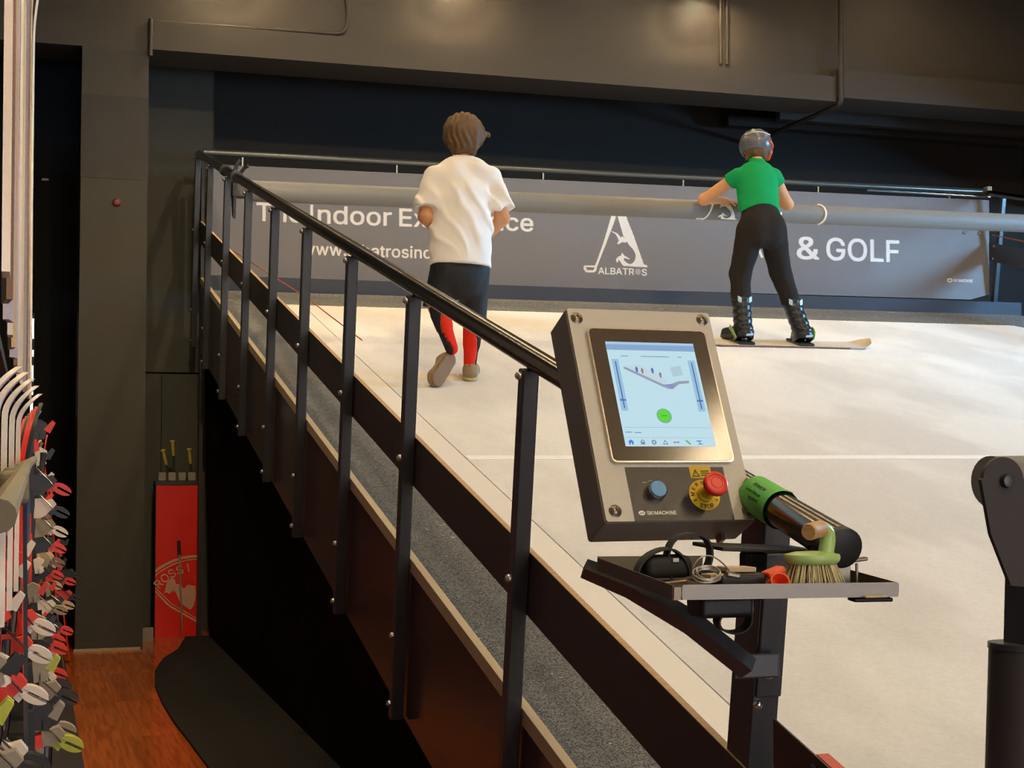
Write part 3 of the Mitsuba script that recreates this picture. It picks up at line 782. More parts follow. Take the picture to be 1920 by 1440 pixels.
# console post
cp = thing('console_post', 'dark square post carrying the control console and the tray', 'post')
pt = lambda z: np.array([1.455, 2.915 - LEAN * (z - 1.30), z])
d = unit(pt(1.5) - pt(0.45))
obj('shaft', put(bevel_box(0.06, 0.105, np.linalg.norm(pt(1.53) - pt(0.45)), 0.004), frame((pt(1.53) + pt(0.45)) / 2, [1, 0, 0], -np.cross([1, 0, 0], d), d)), m_steel_dk, cp)
obj('sleeve_plate', put(bevel_box(0.056, 0.008, 0.30, 0.003), frame(pt(1.25) + np.array([0.002, -0.058, 0]), [1, 0, 0], -np.cross([1, 0, 0], d), d)), m_steel_dk, cp)
q = np.array([1.447, 2.872, 1.155])
obj('bolt', put(lathe([[0, 0.014], [0.006, 0.0135], [0.012, 0.010], [0.0145, 0.004], [0.0145, 0]][::-1], 24), frame(q, [1, 0, 0], [0, 0, 1], [0, -1, 0])), m_chrome, cp, smooth=40)
obj('bolt', put(lathe([[0, 0.012], [0.005, 0.0115], [0.009, 0.008], [0.010, 0.003], [0.010, 0]][::-1], 16), frame([1.436, 2.898, 1.086], [1, 0, 0], [0, 0, 1], [0, -1, 0])), m_chrome, cp, smooth=40)
one('tray_brace', cat_mesh(tube([[1.06, 2.90, 1.372], [1.15, 2.875, 1.335], [1.27, 2.85, 1.262], [1.385, 2.832, 1.17]], [0.020, 0.024, 0.025, 0.025], 4),
    put(bevel_box(0.10, 0.012, 0.05, 0.004), frame([1.41, 2.85, 1.172], [1, 0, 0], [0, 1, 0], [0, 0, 1]))), m_steel_dk, 'black flat brace running from the console post up to the tray', 'brace')

# ------------------------------------------------------------------ tray and what lies on it
TO = np.array([1.147, 2.66, 1.328])
tu = unit([1, 0.0, -0.014]); tb = unit([0, 0.4, 0.026]); tw = np.cross(tu, tb)
TRAY = frame(TO, tu, tb, tw)
on_tray = lambda m, x=0, y=0, z=0.003: put(m, TRAY @ frame([x, y, z], [1, 0, 0], [0, 1, 0], [0, 0, 1]))
TRAY_FROM = set(scene)
tr = thing('metal_tray', 'shallow grey metal tray in front of the console post', 'tray')
TWD, TDP = 0.476, 0.40
obj('floor', on_tray(box([0, 0.002, 0], [TWD, TDP, 0.002]), z=0), m_traybr, tr)
obj('front_lip', put(extrude(rounded(0.018, 0, TWD, 0.028, 0.006), 0.003), TRAY @ frame([0, 0.003, 0], [1, 0, 0], [0, 0, 1], [0, -1, 0])), m_tray, tr)
obj('corner', on_tray(box([0.002, 0.0, 0], [0.016, 0.003, 0.024]), z=0), m_clip, tr)
obj('side_lip', on_tray(box([0, 0.004, 0], [0.003, TDP, 0.027]), z=0), m_traybr, tr)
obj('side_lip', on_tray(box([TWD - 0.003, 0.004, 0], [TWD, 0.30, 0.027]), z=0), m_traybr, tr)
obj('back_lip', on_tray(box([0, TDP - 0.003, 0], [0.24, TDP, 0.03]), z=0), m_boxside, tr)
obj('mount', on_tray(box([0.20, 0.13, -0.012], [0.34, 0.26, 0.0]), z=0), m_steel_dk, tr)

# brush
bk = thing('scrubbing_brush', 'pale green round brush with a hooked wooden grip on the tray', 'brush')
BC = np.array([1.476, 2.735, 1.339])
obj('head', put(lathe([[0, 0.0], [0.050, 0.0], [0.056, 0.006], [0.058, 0.013], [0.056, 0.019], [0.035, 0.024], [0, 0.026]], 36), frame(BC + [0, 0, 0.044], [1, 0, 0], [0, 1, 0], [0, 0, 1]) @ np.diag([1, 0.8, 1, 1])), m_brushgr, bk, smooth=50)
neck = curve([BC + [0.030, 0.0, 0.060], BC + [0.034, 0.0, 0.082], BC + [0.033, 0.0, 0.104], BC + [0.022, -0.004, 0.112], BC + [0.006, -0.010, 0.112]], 24)
obj('neck', tube(neck, np.linspace(0.0155, 0.0150, 24), 18), m_brushgr, bk, smooth=60)
g = curve([BC + [0.020, -0.005, 0.1125], BC + [0.0, -0.016, 0.1115], BC + [-0.020, -0.030, 0.109], BC + [-0.026, -0.034, 0.1085]], 20)
obj('grip', tube(g, np.r_[0.0152, np.full(17, 0.0168), 0.0165, 0.0150], 20), m_brushwd, bk, smooth=60)
ms = []
for i in range(620):
    a, r = rng.uniform(0, 2 * np.pi), math.sqrt(rng.uniform(0, 1))
    p0 = BC + np.array([0.048 * r * math.cos(a), 0.038 * r * math.sin(a), 0.046])
    fl = 1.18 + 0.1 * rng.uniform()
    p1 = BC + np.array([0.054 * r * fl * math.cos(a), 0.044 * r * fl * math.sin(a), 0.001 + 0.004 * rng.uniform()])
    ms.append(tube([p0, (p0 + p1) / 2 + rng.normal(0, 0.0012, 3), p1], [0.0011, 0.001, 0.0007], 3, False))
kb = obj('bristles', cat_mesh(*ms), m_bristle, bk)
labels[kb] = {'kind': 'stuff'}
# orange horn, black box, wood block, board, cable, strap, stick, pencil, clip
k = thing('orange_holder', 'small orange plastic cup lying on its side beside the brush', 'cup')
obj('cup', put(lathe([[0.012, 0.030], [0.016, 0.028], [0.0185, 0.0], [0.0205, -0.004], [0.0175, -0.004], [0.0155, 0.0], [0.013, 0.025], [0, 0.025]], 24), frame([1.382, 2.69, 1.354], [1, 0, 0], [0, 0.35, 0.94], [0, 0.94, -0.35]) @ np.diag([1, 0.85, 1, 1])), m_orange, k, smooth=40)
obj('flap', put(bevel_box(0.042, 0.03, 0.014, 0.005), frame([1.392, 2.735, 1.369], [0.95, 0.1, 0.3], [-0.1, 1, 0], [-0.3, 0, 0.95])), m_orange, k, smooth=40)
k = thing('black_box', 'small black battery box on the tray left of the brush', 'box')
obj('case', put(bevel_box(0.098, 0.07, 0.028, 0.008), frame([1.322, 2.755, 1.355], tu, tb, tw)), m_rubber, k, smooth=40)
one('wood_block', put(bevel_box(0.066, 0.045, 0.010, 0.002), frame([1.325, 2.762, 1.3745], [0.99, 0.1, -0.03], [-0.1, 0.99, 0.0], [0.03, 0, 1])), m_beige, 'pale wooden block lying on the black battery box', 'block')
one('wood_block', put(bevel_box(0.034, 0.03, 0.010, 0.002), frame([1.262, 2.735, 1.364], [0.95, 0.3, 0.0], [-0.3, 0.95, 0], [0, 0, 1])), m_beige, 'pale wooden block leaning beside the coiled cable', 'block')
one('clip_board', put(bevel_box(0.23, 0.15, 0.008, 0.002), frame([1.455, 2.93, 1.403], [0.998, 0.0, -0.05], [0.0, 1, 0.02], [0.05, 0, 0.998])), m_rubber, 'thin black board resting across the back of the tray', 'board')
one('board_stand', put(bevel_box(0.05, 0.03, 0.038, 0.003), frame([1.44, 2.92, 1.375], [1, 0, 0], [0, 1, 0], [0, 0, 1])), m_strap, 'dark block holding up the thin black board', 'block')
k = thing('coiled_cable', 'coiled thin silver cable on the tray in front of the console', 'cable')
cc, pts3 = np.array([1.238, 2.705, 1.356]), []
for i in range(90):
    a = i * 0.42
    pts3.append(cc + np.array([(0.026 + 0.004 * math.sin(i * 0.21)) * math.cos(a), 0.016 * math.sin(a), 0.010 + 0.012 * math.sin(a + 0.3 * math.sin(i * 0.1)) + 0.0001 * i]))
obj('coil', tube(pts3, 0.0016, 6), m_wire, k, smooth=60)
obj('loop', tube(curve([cc + [-0.02, 0.02, 0.005], cc + [-0.015, 0.02, 0.036], cc + [0.005, 0.02, 0.048], cc + [0.035, 0.02, 0.038], cc + [0.058, 0.02, 0.015]], 30), 0.0016, 6), m_wire, k, smooth=60)
obj('plug', put(bevel_box(0.028, 0.016, 0.010, 0.003), frame(cc + [0.062, 0.02, 0.010], [1, 0, -0.2], [0, 1, 0], [0.2, 0, 1])), m_clip, k)


def band(points, w, side, th=0.002):
    P = np.asarray(points); t = np.gradient(P, axis=0); t /= np.linalg.norm(t, axis=1, keepdims=True)
    s = np.asarray(side, float); s = s - (t @ s)[:, None] * t; s /= np.linalg.norm(s, axis=1, keepdims=True)
    n = np.cross(t, s)
    R = [P - s * w / 2 - n * th / 2, P + s * w / 2 - n * th / 2, P + s * w / 2 + n * th / 2, P - s * w / 2 + n * th / 2]
    m = len(P); V = np.vstack(R); F = []
    i = np.arange(m - 1)
    for a in range(4):
        b = (a + 1) % 4
        F += [np.stack([a * m + i, b * m + i, b * m + i + 1], 1), np.stack([a * m + i, b * m + i + 1, a * m + i + 1], 1)]
    F.append(np.array([[0, 2 * m, m], [0, 3 * m, 2 * m], [m - 1, 2 * m - 1, 3 * m - 1], [m - 1, 3 * m - 1, 4 * m - 1]]))
    return trimesh.Trimesh(V, np.vstack(F), process=False)


k = thing('strap_pouch', 'black webbing strap with a loop lying on the tray below the console', 'strap')
loop = curve([[1.235, 2.88, 1.352], [1.228, 2.88, 1.39], [1.242, 2.88, 1.425], [1.278, 2.88, 1.438], [1.315, 2.88, 1.425], [1.322, 2.88, 1.385], [1.30, 2.88, 1.356]], 40)
obj('loop', band(loop, 0.05, [0.2, 1, 0.0], 0.004), m_strap, k, smooth=40)
low = curve([[1.158, 2.87, 1.352], [1.17, 2.87, 1.385], [1.20, 2.87, 1.405], [1.235, 2.87, 1.408], [1.262, 2.87, 1.385], [1.27, 2.87, 1.355]], 40)
obj('loop', band(low, 0.05, [0.2, 1, 0.0], 0.004), m_strap, k, smooth=40)
pm = bevel_box(0.10, 0.06, 0.045, 0.015)
obj('pouch', put(pm, frame([1.225, 2.88, 1.374], [1, 0, 0], [0, 1, 0], [0, 0, 1])), m_strap, k, smooth=50)
obj('tag', put(bevel_box(0.014, 0.002, 0.009, 0.0008), frame([1.235, 2.848, 1.388], [1, 0, 0], [0, 1, 0], [0, 0, 1])), m_clip, k)
one('thin_stick', tube([[1.160, 2.80, 1.346], [1.195, 2.80, 1.348], [1.236, 2.80, 1.351]], 0.002, 8), m_beige, 'thin pale stick lying under the black strap', 'stick')
one('pencil', tube([[1.158, 2.69, 1.3375], [1.185, 2.69, 1.337]], 0.0035, 6), mat('pencil_yellow', (214, 176, 96), 0.5), 'short yellow pencil at the left front corner of the tray', 'pencil')
one('paper_scrap', on_tray(bevel_box(0.05, 0.03, 0.002, 0.0006), 0.035, 0.355, 0.0035), m_letgrey, 'scrap of pale paper at the back left of the tray', 'paper')
k = thing('buckle_clip', 'brownish metal clip standing at the right end of the tray', 'clip')
obj('plate', put(bevel_box(0.026, 0.004, 0.045, 0.0015), frame([1.570, 2.775, 1.362], [1, 0, 0], [0, 1, 0], [0, 0, 1])), m_clip, k)
obj('arm', put(bevel_box(0.062, 0.016, 0.008, 0.003), frame([1.590, 2.775, 1.385], [0.97, 0, 0.1], [0, 1, 0], [-0.1, 0, 0.97])), m_clip, k)
obj('leg', put(bevel_box(0.005, 0.006, 0.040, 0.002), frame([1.592, 2.765, 1.36], [1, 0, 0], [0, 1, 0], [0, 0, 1])), m_clip, k)
one('tray_latch', put(bevel_box(0.085, 0.03, 0.008, 0.003), frame([1.578, 2.69, 1.3155], tu, tb, tw)), m_rubber, 'flat dark latch under the right end of the tray', 'latch')
one('wood_slip', put(bevel_box(0.048, 0.012, 0.004, 0.0015), frame([1.566, 2.650, 1.324], [1, 0, 0], [0, 1, 0], [0, 0, 1])), m_beige, 'thin pale slip of wood stuck under the tray lip', 'slip')
k = thing('power_adapter', 'black adapter with a looped strap hanging under the tray', 'adapter')
obj('case', put(bevel_box(0.12, 0.08, 0.045, 0.012), frame([1.355, 2.90, 1.290], [1, 0, 0], [0, 1, 0], [0, 0, 1])), m_rubber, k, smooth=40)
obj('strap', band(curve([[1.345, 2.88, 1.275], [1.34, 2.88, 1.252], [1.365, 2.88, 1.238], [1.40, 2.88, 1.245], [1.41, 2.88, 1.275]], 30), 0.03, [0, 1, 0.1], 0.004), m_strap, k, smooth=40)
obj('hanger', box([1.29, 2.88, 1.31], [1.31, 2.92, 1.345]), m_strap, k)
# the tray and its load hang in front of the post: sized down a little and set at their place
TRAY_PLACE = T().translate([1.0438, 2.4206, 1.3525]).scale(0.91).translate((-TO).tolist())
for k in [k for k in scene if k not in TRAY_FROM and scene[k].get('type') == 'ply']:
    scene[k]['to_world'] = TRAY_PLACE
# green tape round the lower end of the handrail
k = thing('green_tape', 'green tape wrapped round the handrail above the brush', 'tape')
seg = [[RX + 0.015, y, 0.805 + S * y] for y in (2.735, 2.79, 2.845)]
obj('band', tube(seg, 0.0395, 28, False), m_tape, k, smooth=60)
ax = unit([0, 1, S])
upv = np.cross([1, 0, 0], ax)
sc = []
for j, (o, l, hgt) in enumerate(((0.012, 0.05, 0.010), (-0.003, 0.06, 0.006), (-0.016, 0.04, 0.008))):
    g = text(['vuwm', 'aeilnm', 'mnuv'][j], hgt, l, 0.0004, False).subdivide_to_size(0.006)
    v = g.vertices.copy(); a = (v[:, 1] + o) / 0.0395 + 0.55
    cen = np.array([RX + 0.015, 2.765, 0.805 + S * 2.765])
    g.vertices = cen + v[:, :1] * ax + (0.0397 + v[:, 2:3]) * (np.cos(a)[:, None] * np.array([-1, 0, 0]) + np.sin(a)[:, None] * upv)
    sc.append(g)
obj('handwriting', cat_mesh(*sc), m_ink, k)

# ------------------------------------------------------------------ stand with a padded roller at the right edge
k = thing('roller_stand', 'black stand with a padded roller at the right edge of the picture', 'stand')
prof = unary_union([Point(1.752, 1.549).buffer(0.044, quad_segs=12), Polygon([(1.708, 1.549), (1.796, 1.549), (1.815, 1.43), (1.805, 1.352), (1.768, 1.356), (1.727, 1.45)]).buffer(0.004)])
obj('bracket', put(extrude(prof, 0.010), frame([0, 2.51, 0], [1, 0, 0], [0, 0, 1], [0, -1, 0])), m_toe, k)
pn = unit([0.955, 0.20, 0.12])
obj('bracket_pin', put(lathe([[0.012, -0.01], [0.014, 0.0], [0.012, 0.012], [0, 0.014]], 16), frame([1.757, 2.50, 1.548], [1, 0, 0], [0, 0, 1], [0, -1, 0])), m_steel_dk, k, smooth=40)
obj('roller', tube([[1.775, 2.575, 1.545], [2.6, 2.75, 1.55], [3.2, 2.88, 1.55]], 0.05, 28), m_bar, k, smooth=60)
obj('post', put(bevel_box(0.075, 0.075, 0.75, 0.006), frame([1.845, 2.56, 1.12], unit([1, 0.1, -0.045]), unit([-0.1, 1, 0]), unit([0.045, 0, 1]))), m_steel_dk, k)
obj('sleeve', tube([[1.794, 2.56, 0.42], [1.820, 2.56, 1.0], [1.831, 2.56, 1.235]], [0.066, 0.063, 0.062], 32, False), m_toe, k, smooth=60)
obj('sleeve_rim', tube([[1.8308, 2.56, 1.225], [1.8310, 2.56, 1.236]], [0.0645, 0.0645], 32), m_steel_dk, k, smooth=60)
obj('foot', box([1.70, 2.46, 0.40], [1.89, 2.66, 0.43]), m_toe, k)

# ------------------------------------------------------------------ red pole stand by the back wall
k = thing('pole_stand', 'tall red ski pole stand with white lettering beside the column', 'pole stand')
SX, SY = 1.084, 13.80
obj('body', box([SX, SY, 0.0], [SX + 0.36, SY + 0.28, 1.325]), m_redpaint, k)
obj('side_edge', box([SX - 0.004, SY - 0.002, 0.0], [SX, SY + 0.28, 1.33]), m_ink, k)
obj('top_board', box([SX - 0.005, SY - 0.01, 1.326], [SX + 0.365, SY + 0.29, 1.358]), m_steel_dk, k)
for i in range(4):
    obj('pole_clip', put(bevel_box(0.066, 0.03, 0.075, 0.008), frame([SX + 0.055 + 0.085 * i, SY + 0.06, 1.396], [1, 0, 0], [0, 1, 0], [0, 0, 1])), m_block, k)
on_st = lambda m: put(m, frame([SX, SY - 0.001, 0], [1, 0, 0], [0, 0, 1], [0, -1, 0]))
cen = (0.36, 0.20)
arc = lambda r, w, a0, a1: LineString([(cen[0] + r * math.cos(math.radians(a)), cen[1] + 0.92 * r * math.sin(math.radians(a))) for a in np.linspace(a0, a1, 40)]).buffer(w)
clipb = sbox(0, 0, 0.36, 1.3)
gph = unary_union([arc(0.545, 0.011, 70, 180), arc(0.515, 0.005, 70, 180)]).intersection(clipb)
gph = unary_union([gph, unary_union([LineString([(0.0, 0.405), (0.12, 0.275), (0.36, 0.13)]).buffer(0.008), LineString([(0.0, 0.435), (0.13, 0.30), (0.36, 0.155)]).buffer(0.004)]).intersection(clipb)])
m_faded = mat('print_faded', (214, 160, 140), 0.5)
obj('printed_band', on_st(extrude(gph, 0.002)), m_faded, k)
ms = []
for ch, a in zip('ROSSIGNOL', np.linspace(139, 62, 9)):
    g = text(ch, 0.072, None, 0.002)
    g.apply_translation([-(g.bounds[0][0] + g.bounds[1][0]) / 2, 0, 0])
    a = math.radians(a); r = 0.405
    er = np.array([math.cos(a), math.sin(a), 0]); et = np.array([math.sin(a), -math.cos(a), 0])
    x = cen[0] + r * er[0]
    if x < 0.33:
        ms.append(put(g, frame([x, cen[1] + 0.92 * r * er[1], 0], et, er, [0, 0, 1])))
obj('lettering', on_st(cat_mesh(*ms)), m_faded, k)
roost = Polygon([(0.078, 0.385), (0.10, 0.477), (0.125, 0.505), (0.146, 0.520), (0.169, 0.494), (0.177, 0.462), (0.22, 0.455), (0.235, 0.425), (0.262, 0.43), (0.275, 0.455), (0.34, 0.44), (0.35, 0.36), (0.33, 0.27), (0.30, 0.235), (0.26, 0.265), (0.21, 0.305), (0.19, 0.36), (0.169, 0.40), (0.14, 0.40), (0.123, 0.378), (0.10, 0.392)])
obj('emblem', on_st(extrude(roost, 0.002)), m_faded, k, label='pale animal shaped emblem')
for i, (x, tz, lean) in enumerate(((SX + 0.085, 1.62, -0.025), (SX + 0.14, 1.70, 0.0), (SX + 0.285, 1.63, 0.0))):
    p = thing('ski_pole', ['ski pole with a yellow grip leaning left in the red stand', 'tallest ski pole with a yellow grip in the red stand', 'ski pole with a yellow grip at the right of the red stand'][i], 'ski pole', 'ski poles in the red stand')
    top = np.array([x + lean, SY + 0.06, tz])
    dn = np.array([x + 0.02, SY + 0.06, 1.434])
    u_ = unit(top - dn)
    obj('shaft', tube([dn, top - u_ * 0.12], 0.009, 8), m_steel_dk, p)
    obj('grip', tube([top - u_ * 0.125, top - u_ * 0.06, top - u_ * 0.02, top], [0.012, 0.015, 0.014, 0.018], 12), m_gripyel, p, smooth=60)
    obj('cap', tube([top, top + u_ * 0.016], [0.024, 0.02], 12), m_gripyel, p, smooth=60)
p = thing('ski_pole', 'lone ski pole leaning against the front of the red stand', 'ski pole')
obj('shaft', tube([[SX + 0.225, SY - 0.055, 0.14], [SX + 0.21, SY - 0.035, 0.5], [SX + 0.2, SY - 0.022, 0.75]], 0.008, 8), m_block, p)
obj('tip', tube([[SX + 0.225, SY - 0.055, 0.14], [SX + 0.229, SY - 0.059, 0.0]], [0.006, 0.003], 8), m_block, p)
obj('grip', tube([[SX + 0.2, SY - 0.024, 0.72], [SX + 0.196, SY - 0.016, 0.84]], 0.015, 10), m_ink, p, smooth=60)

# ------------------------------------------------------------------ ski rack along the left wall
def ski_mesh(L, w=0.10, th=0.012, tip=0.05):
    """Ski standing on its tail: length along +z, base towards -x, shovel bending to +x at the top."""
    s = np.r_[np.linspace(0, 0.86, 18), np.linspace(0.88, 1.0, 10)]
    z = s * L
    x = tip * np.clip((s - 0.84) / 0.16, 0, 1) ** 2
    wd = w * (0.42 + 0.10 * np.cos((s - 0.12) * 2 * np.pi / 0.76))
    wd[-6:] *= np.array([0.98, 0.93, 0.84, 0.7, 0.5, 0.22])
    V, F = [], []
    for xi, zi, wi in zip(x, z, wd):
        V += [[xi, -wi, zi], [xi, wi, zi], [xi + th, wi * 0.92, zi], [xi + th, -wi * 0.92, zi]]
    n = len(s)
    for i in range(n - 1):
        for a in range(4):
            b = (a + 1) % 4
            F += [[4 * i + a, 4 * i + b, 4 * i + 4 + b], [4 * i + a, 4 * i + 4 + b, 4 * i + 4 + a]]
    F += [[0, 2, 1], [0, 3, 2], [4 * n - 4, 4 * n - 3, 4 * n - 2], [4 * n - 4, 4 * n - 2, 4 * n - 1]]
    m = trimesh.Trimesh(np.array(V), np.array(F), process=False)
    m.fix_normals()
    return m


def slab_part(pg, y0, y1):
    """Side outline (x out, z up) extruded between y0 and y1."""
    return put(extrude(Polygon(pg), y1 - y0), frame([0, y1, 0], [1, 0, 0], [0, 0, 1], [0, -1, 0]))


plate = slab_part([(0.0, -0.17), (0.0, 0.17), (0.018, 0.17), (0.022, 0.10), (0.018, 0.0), (0.022, -0.12), (0.018, -0.17)], -0.035, 0.035)
toe = cat_mesh(slab_part([(0.018, 0.10), (0.018, 0.19), (0.045, 0.205), (0.075, 0.185), (0.085, 0.15), (0.070, 0.13), (0.075, 0.11), (0.055, 0.095)], -0.032, 0.032),
               slab_part([(0.045, 0.10), (0.045, 0.135), (0.062, 0.13), (0.062, 0.098)], -0.048, 0.048))
heel = cat_mesh(slab_part([(0.018, -0.20), (0.018, -0.09), (0.05, -0.085), (0.07, -0.10), (0.105, -0.09), (0.125, -0.12), (0.10, -0.15), (0.065, -0.19)], -0.03, 0.03))
ev = shapely.affinity.rotate(shapely.affinity.scale(Point(0.145, -0.165).buffer(0.036, quad_segs=6), 1.35, 0.8), -32)
slit = shapely.affinity.rotate(sbox(0.06, -0.171, 0.23, -0.160), -32, origin=(0.145, -0.165))
spring = tube([[0.055, 0, -0.08], [0.06, 0, -0.03], [0.062, 0, 0.03]], 0.013, 8)
pedal = slab_part([(0.02, 0.03), (0.02, 0.08), (0.04, 0.085), (0.045, 0.04)], -0.04, 0.04)
wing = cat_mesh(slab_part([(0.06, 0.15), (0.10, 0.20), (0.115, 0.185), (0.09, 0.13)], 0.012, 0.034), slab_part([(0.06, 0.15), (0.10, 0.20), (0.115, 0.185), (0.09, 0.13)], -0.034, -0.012))
lever = cat_mesh(put(extrude(ev.difference(slit), 0.056), frame([0, 0.028, 0], [1, 0, 0], [0, 0, 1], [0, -1, 0])), slab_part([(0.05, -0.13), (0.075, -0.11), (0.13, -0.15), (0.10, -0.19)], -0.022, 0.022))
brake = cat_mesh(tube([[0.02, 0.04, 0.02], [0.03, 0.045, -0.05], [0.09, 0.05, -0.12], [0.11, 0.05, -0.15]], 0.004, 6), tube([[0.02, -0.04, 0.02], [0.03, -0.045, -0.05], [0.09, -0.05, -0.12], [0.11, -0.05, -0.15]], 0.004, 6))
plies = {n: mikit.ply(m, m_ink, smooth=30) for n, m in dict(plate=plate, toe_piece=toe, heel_piece=heel, heel_lever=lever, brake=brake, spring=spring, pedal=pedal, toe_wing=wing).items()}
ski_cache = {}
SKICOL = {m_skiwhite: 'white', m_skibeige: 'beige', m_skililac: 'lilac', m_skibrown: 'brown', m_skired: 'red', m_skiblue: 'blue', m_skiteal: 'teal', m_skiblack: 'black', m_skiyel: 'yellow'}
BINDCOL = {m_skired: 'red', m_skiblack: 'black', m_skiyel: 'yellow green', m_skiwhite: 'white', m_block: 'grey'}


def ski(x, y, z, L, m, lean=0.0, zb=None, mb=None, ml=None, label='', group=None, tail=None, tip=0.05, roll=0.0):
    k = thing('ski', label, 'ski', group)
    if (L, tip) not in ski_cache:
        ski_cache[(L, tip)] = mikit.ply(ski_mesh(L, tip=tip), m_ink, smooth=25)
    up = unit([-lean, 0, 1])
    M = frame([x, y, z], np.cross([0, 1.0, 0], up), [0, 1, 0], up) @ frame([0, 0, 0], [math.cos(roll), math.sin(roll), 0], [-math.sin(roll), math.cos(roll), 0], [0, 0, 1])
    obj('board', ski_cache[(L, tip)], m, k, to=M)
    if tail is not None:
        obj('tail_print', put(box([0.0122, -0.032, 0.1], [0.0128, 0.032, L * 0.55]), M), tail, k)
    if zb is not None:
        B = M @ frame([0.012, 0, zb], [1, 0, 0], [0, 1, 0], [0, 0, 1]) @ np.diag([0.92, 0.85, 0.80, 1])
        b = obj('binding', plies['plate'], m_skiblack, k, to=B)
        for n, mm in (('toe_piece', mb), ('heel_piece', m_skiblack if ml is m_skired else mb), ('heel_lever', ml), ('brake', m_chrome), ('spring', m_chrome), ('pedal', m_skired if mb is m_skiblack else m_skiblack), ('toe_wing', ml)):
            obj(n, plies[n], mm, b, to=B)
    return k


# the shelf unit that carries them
k = thing('ski_rack', 'dark rack with a grey rail holding skis along the left wall', 'rack')
obj('back_panel', box([-0.42, 1.0, 0.0], [-0.38, 12.9, 3.9]), m_black, k)
obj('rail', tube([[-0.02, 1.3, 1.55], [0.0, 4.0, 1.57], [0.03, 6.5, 1.575]], 0.014, 12), m_rackbar, k)
for y in (2.6, 3.3, 4.3, 5.6):
    obj('rail_hook', put(bevel_box(0.05, 0.10, 0.055, 0.012), frame([-0.02, y, 1.545], [1, 0, 0], [0, 1, 0], [0, 0, 1])), m_rackbar, k)
obj('shelf', box([-0.38, 1.0, 1.20], [-0.14, 5.0, 1.225]), m_steel_dk, k)
obj('shelf', box([-0.38, 1.0, 1.84], [-0.06, 12.7, 1.87]), m_steel_dk, k)
obj('foot_board', box([-0.38, 1.0, 0.0], [0.30, 12.9, 0.03]), m_steel_dk, k)
# upper tier: pale skis standing side by side above the rail
UPPER_X = [np.float64(-0.0394), np.float64(-0.0426), np.float64(-0.0447), np.float64(-0.0457), np.float64(-0.0455), np.float64(-0.0443), np.float64(-0.042), np.float64(-0.0385), np.float64(-0.0339), np.float64(-0.0283), np.float64(-0.0215), np.float64(-0.0136), np.float64(-0.0046), np.float64(0.0055)]
cols = [m_skiwhite, m_skibrown, m_skililac, m_skiwhite, m_skibeige, m_skililac, m_skibrown, m_skiwhite, m_skibeige, m_skiwhite, m_skililac, m_skibrown, m_skibeige, m_skiwhite]
names = ['nearest', 'second', 'third', 'fourth', 'fifth', 'sixth', 'seventh', 'eighth', 'ninth', 'tenth', 'eleventh', 'twelfth', 'thirteenth', 'farthest']
for i, (y, m) in enumerate(zip(np.linspace(2.5, 8.2, 14), cols)):
    ski(UPPER_X[i], y, 1.875, 2.15, m, 0.004, tip=0.04, roll=0.12 * math.sin(i * 2.1),
        label=f'pale {SKICOL[m]} ski high on the left rack, {names[i]} of the upper row')
# middle tier: white skis with bent tips and red tails
for i, y in enumerate((3.0, 3.2, 3.48, 3.84, 4.36)):
    ski(-0.075 + 0.012 * i, y, 1.235, 0.525, m_skiwhite, 0.0, tail=m_skired, tip=0.055,
        label=f'white ski with red lower print and bent tip, {names[i]} of five', group=None)
# lower tier and far skis with bindings
low = [(4.9, m_skiblack, m_skiblack, m_block), (5.3, m_skired, m_block, m_skiyel), (5.7, m_skired, m_block, m_skiblack), (6.1, m_skiblack, m_skiblack, m_block), (6.6, m_skired, m_skiwhite, m_skiblack), (7.1, m_skired, m_block, m_skired),
       (7.6, m_skiblack, m_skiwhite, m_skired), (8.2, m_skiwhite, m_skired, m_skired), (8.8, m_skired, m_skiwhite, m_block), (9.4, m_skiblack, m_block, m_skired), (10.0, m_skibrown, m_skiblack, m_skibeige), (10.7, m_skiblack, m_skibeige, m_skired), (11.5, m_skibrown, m_skired, m_skiblack), (12.4, m_skired, m_skiblack, m_skiblack)]
for i, (y, m, mb, ml) in enumerate(low):
    xb = 0.02 + 0.012 * (y - 4.9) if y < 8 else 0.057 + 0.062 * (y - 8)
    ski(xb, y, 0.032, 1.72, m, 0.02 + 0.009 * i, zb=0.66 + 0.09 * (i % 3), mb=mb, ml=ml,
        label=f'{SKICOL[m]} ski with {BINDCOL.get(ml, "grey")} binding leaning on the rack, {names[i]} of the standing row')
up = [(6.85, m_skiblue, m_skiblack, m_skired), (7.35, m_skiteal, m_skiwhite, m_skiblack), (7.9, m_skired, m_block, m_skiwhite), (8.5, m_skired, m_skiblack, m_skired), (9.1, m_skiblack, m_skibeige, m_skibrown), (9.7, m_skiblack, m_block, m_skired), (10.35, m_skibrown, m_skired, m_skibeige), (11.1, m_skiblack, m_skibrown, m_skired)]
for i, (y, m, mb, ml) in enumerate(up):
    ski(0.0 + 0.008 * i, y, 0.78 - 0.03 * i, 1.0, m, 0.0, zb=0.80 - 0.085 * i, mb=mb, ml=ml,
        label=f'short {SKICOL[m]} ski with {BINDCOL.get(ml, "grey")} binding, {names[i]} of the hung row')

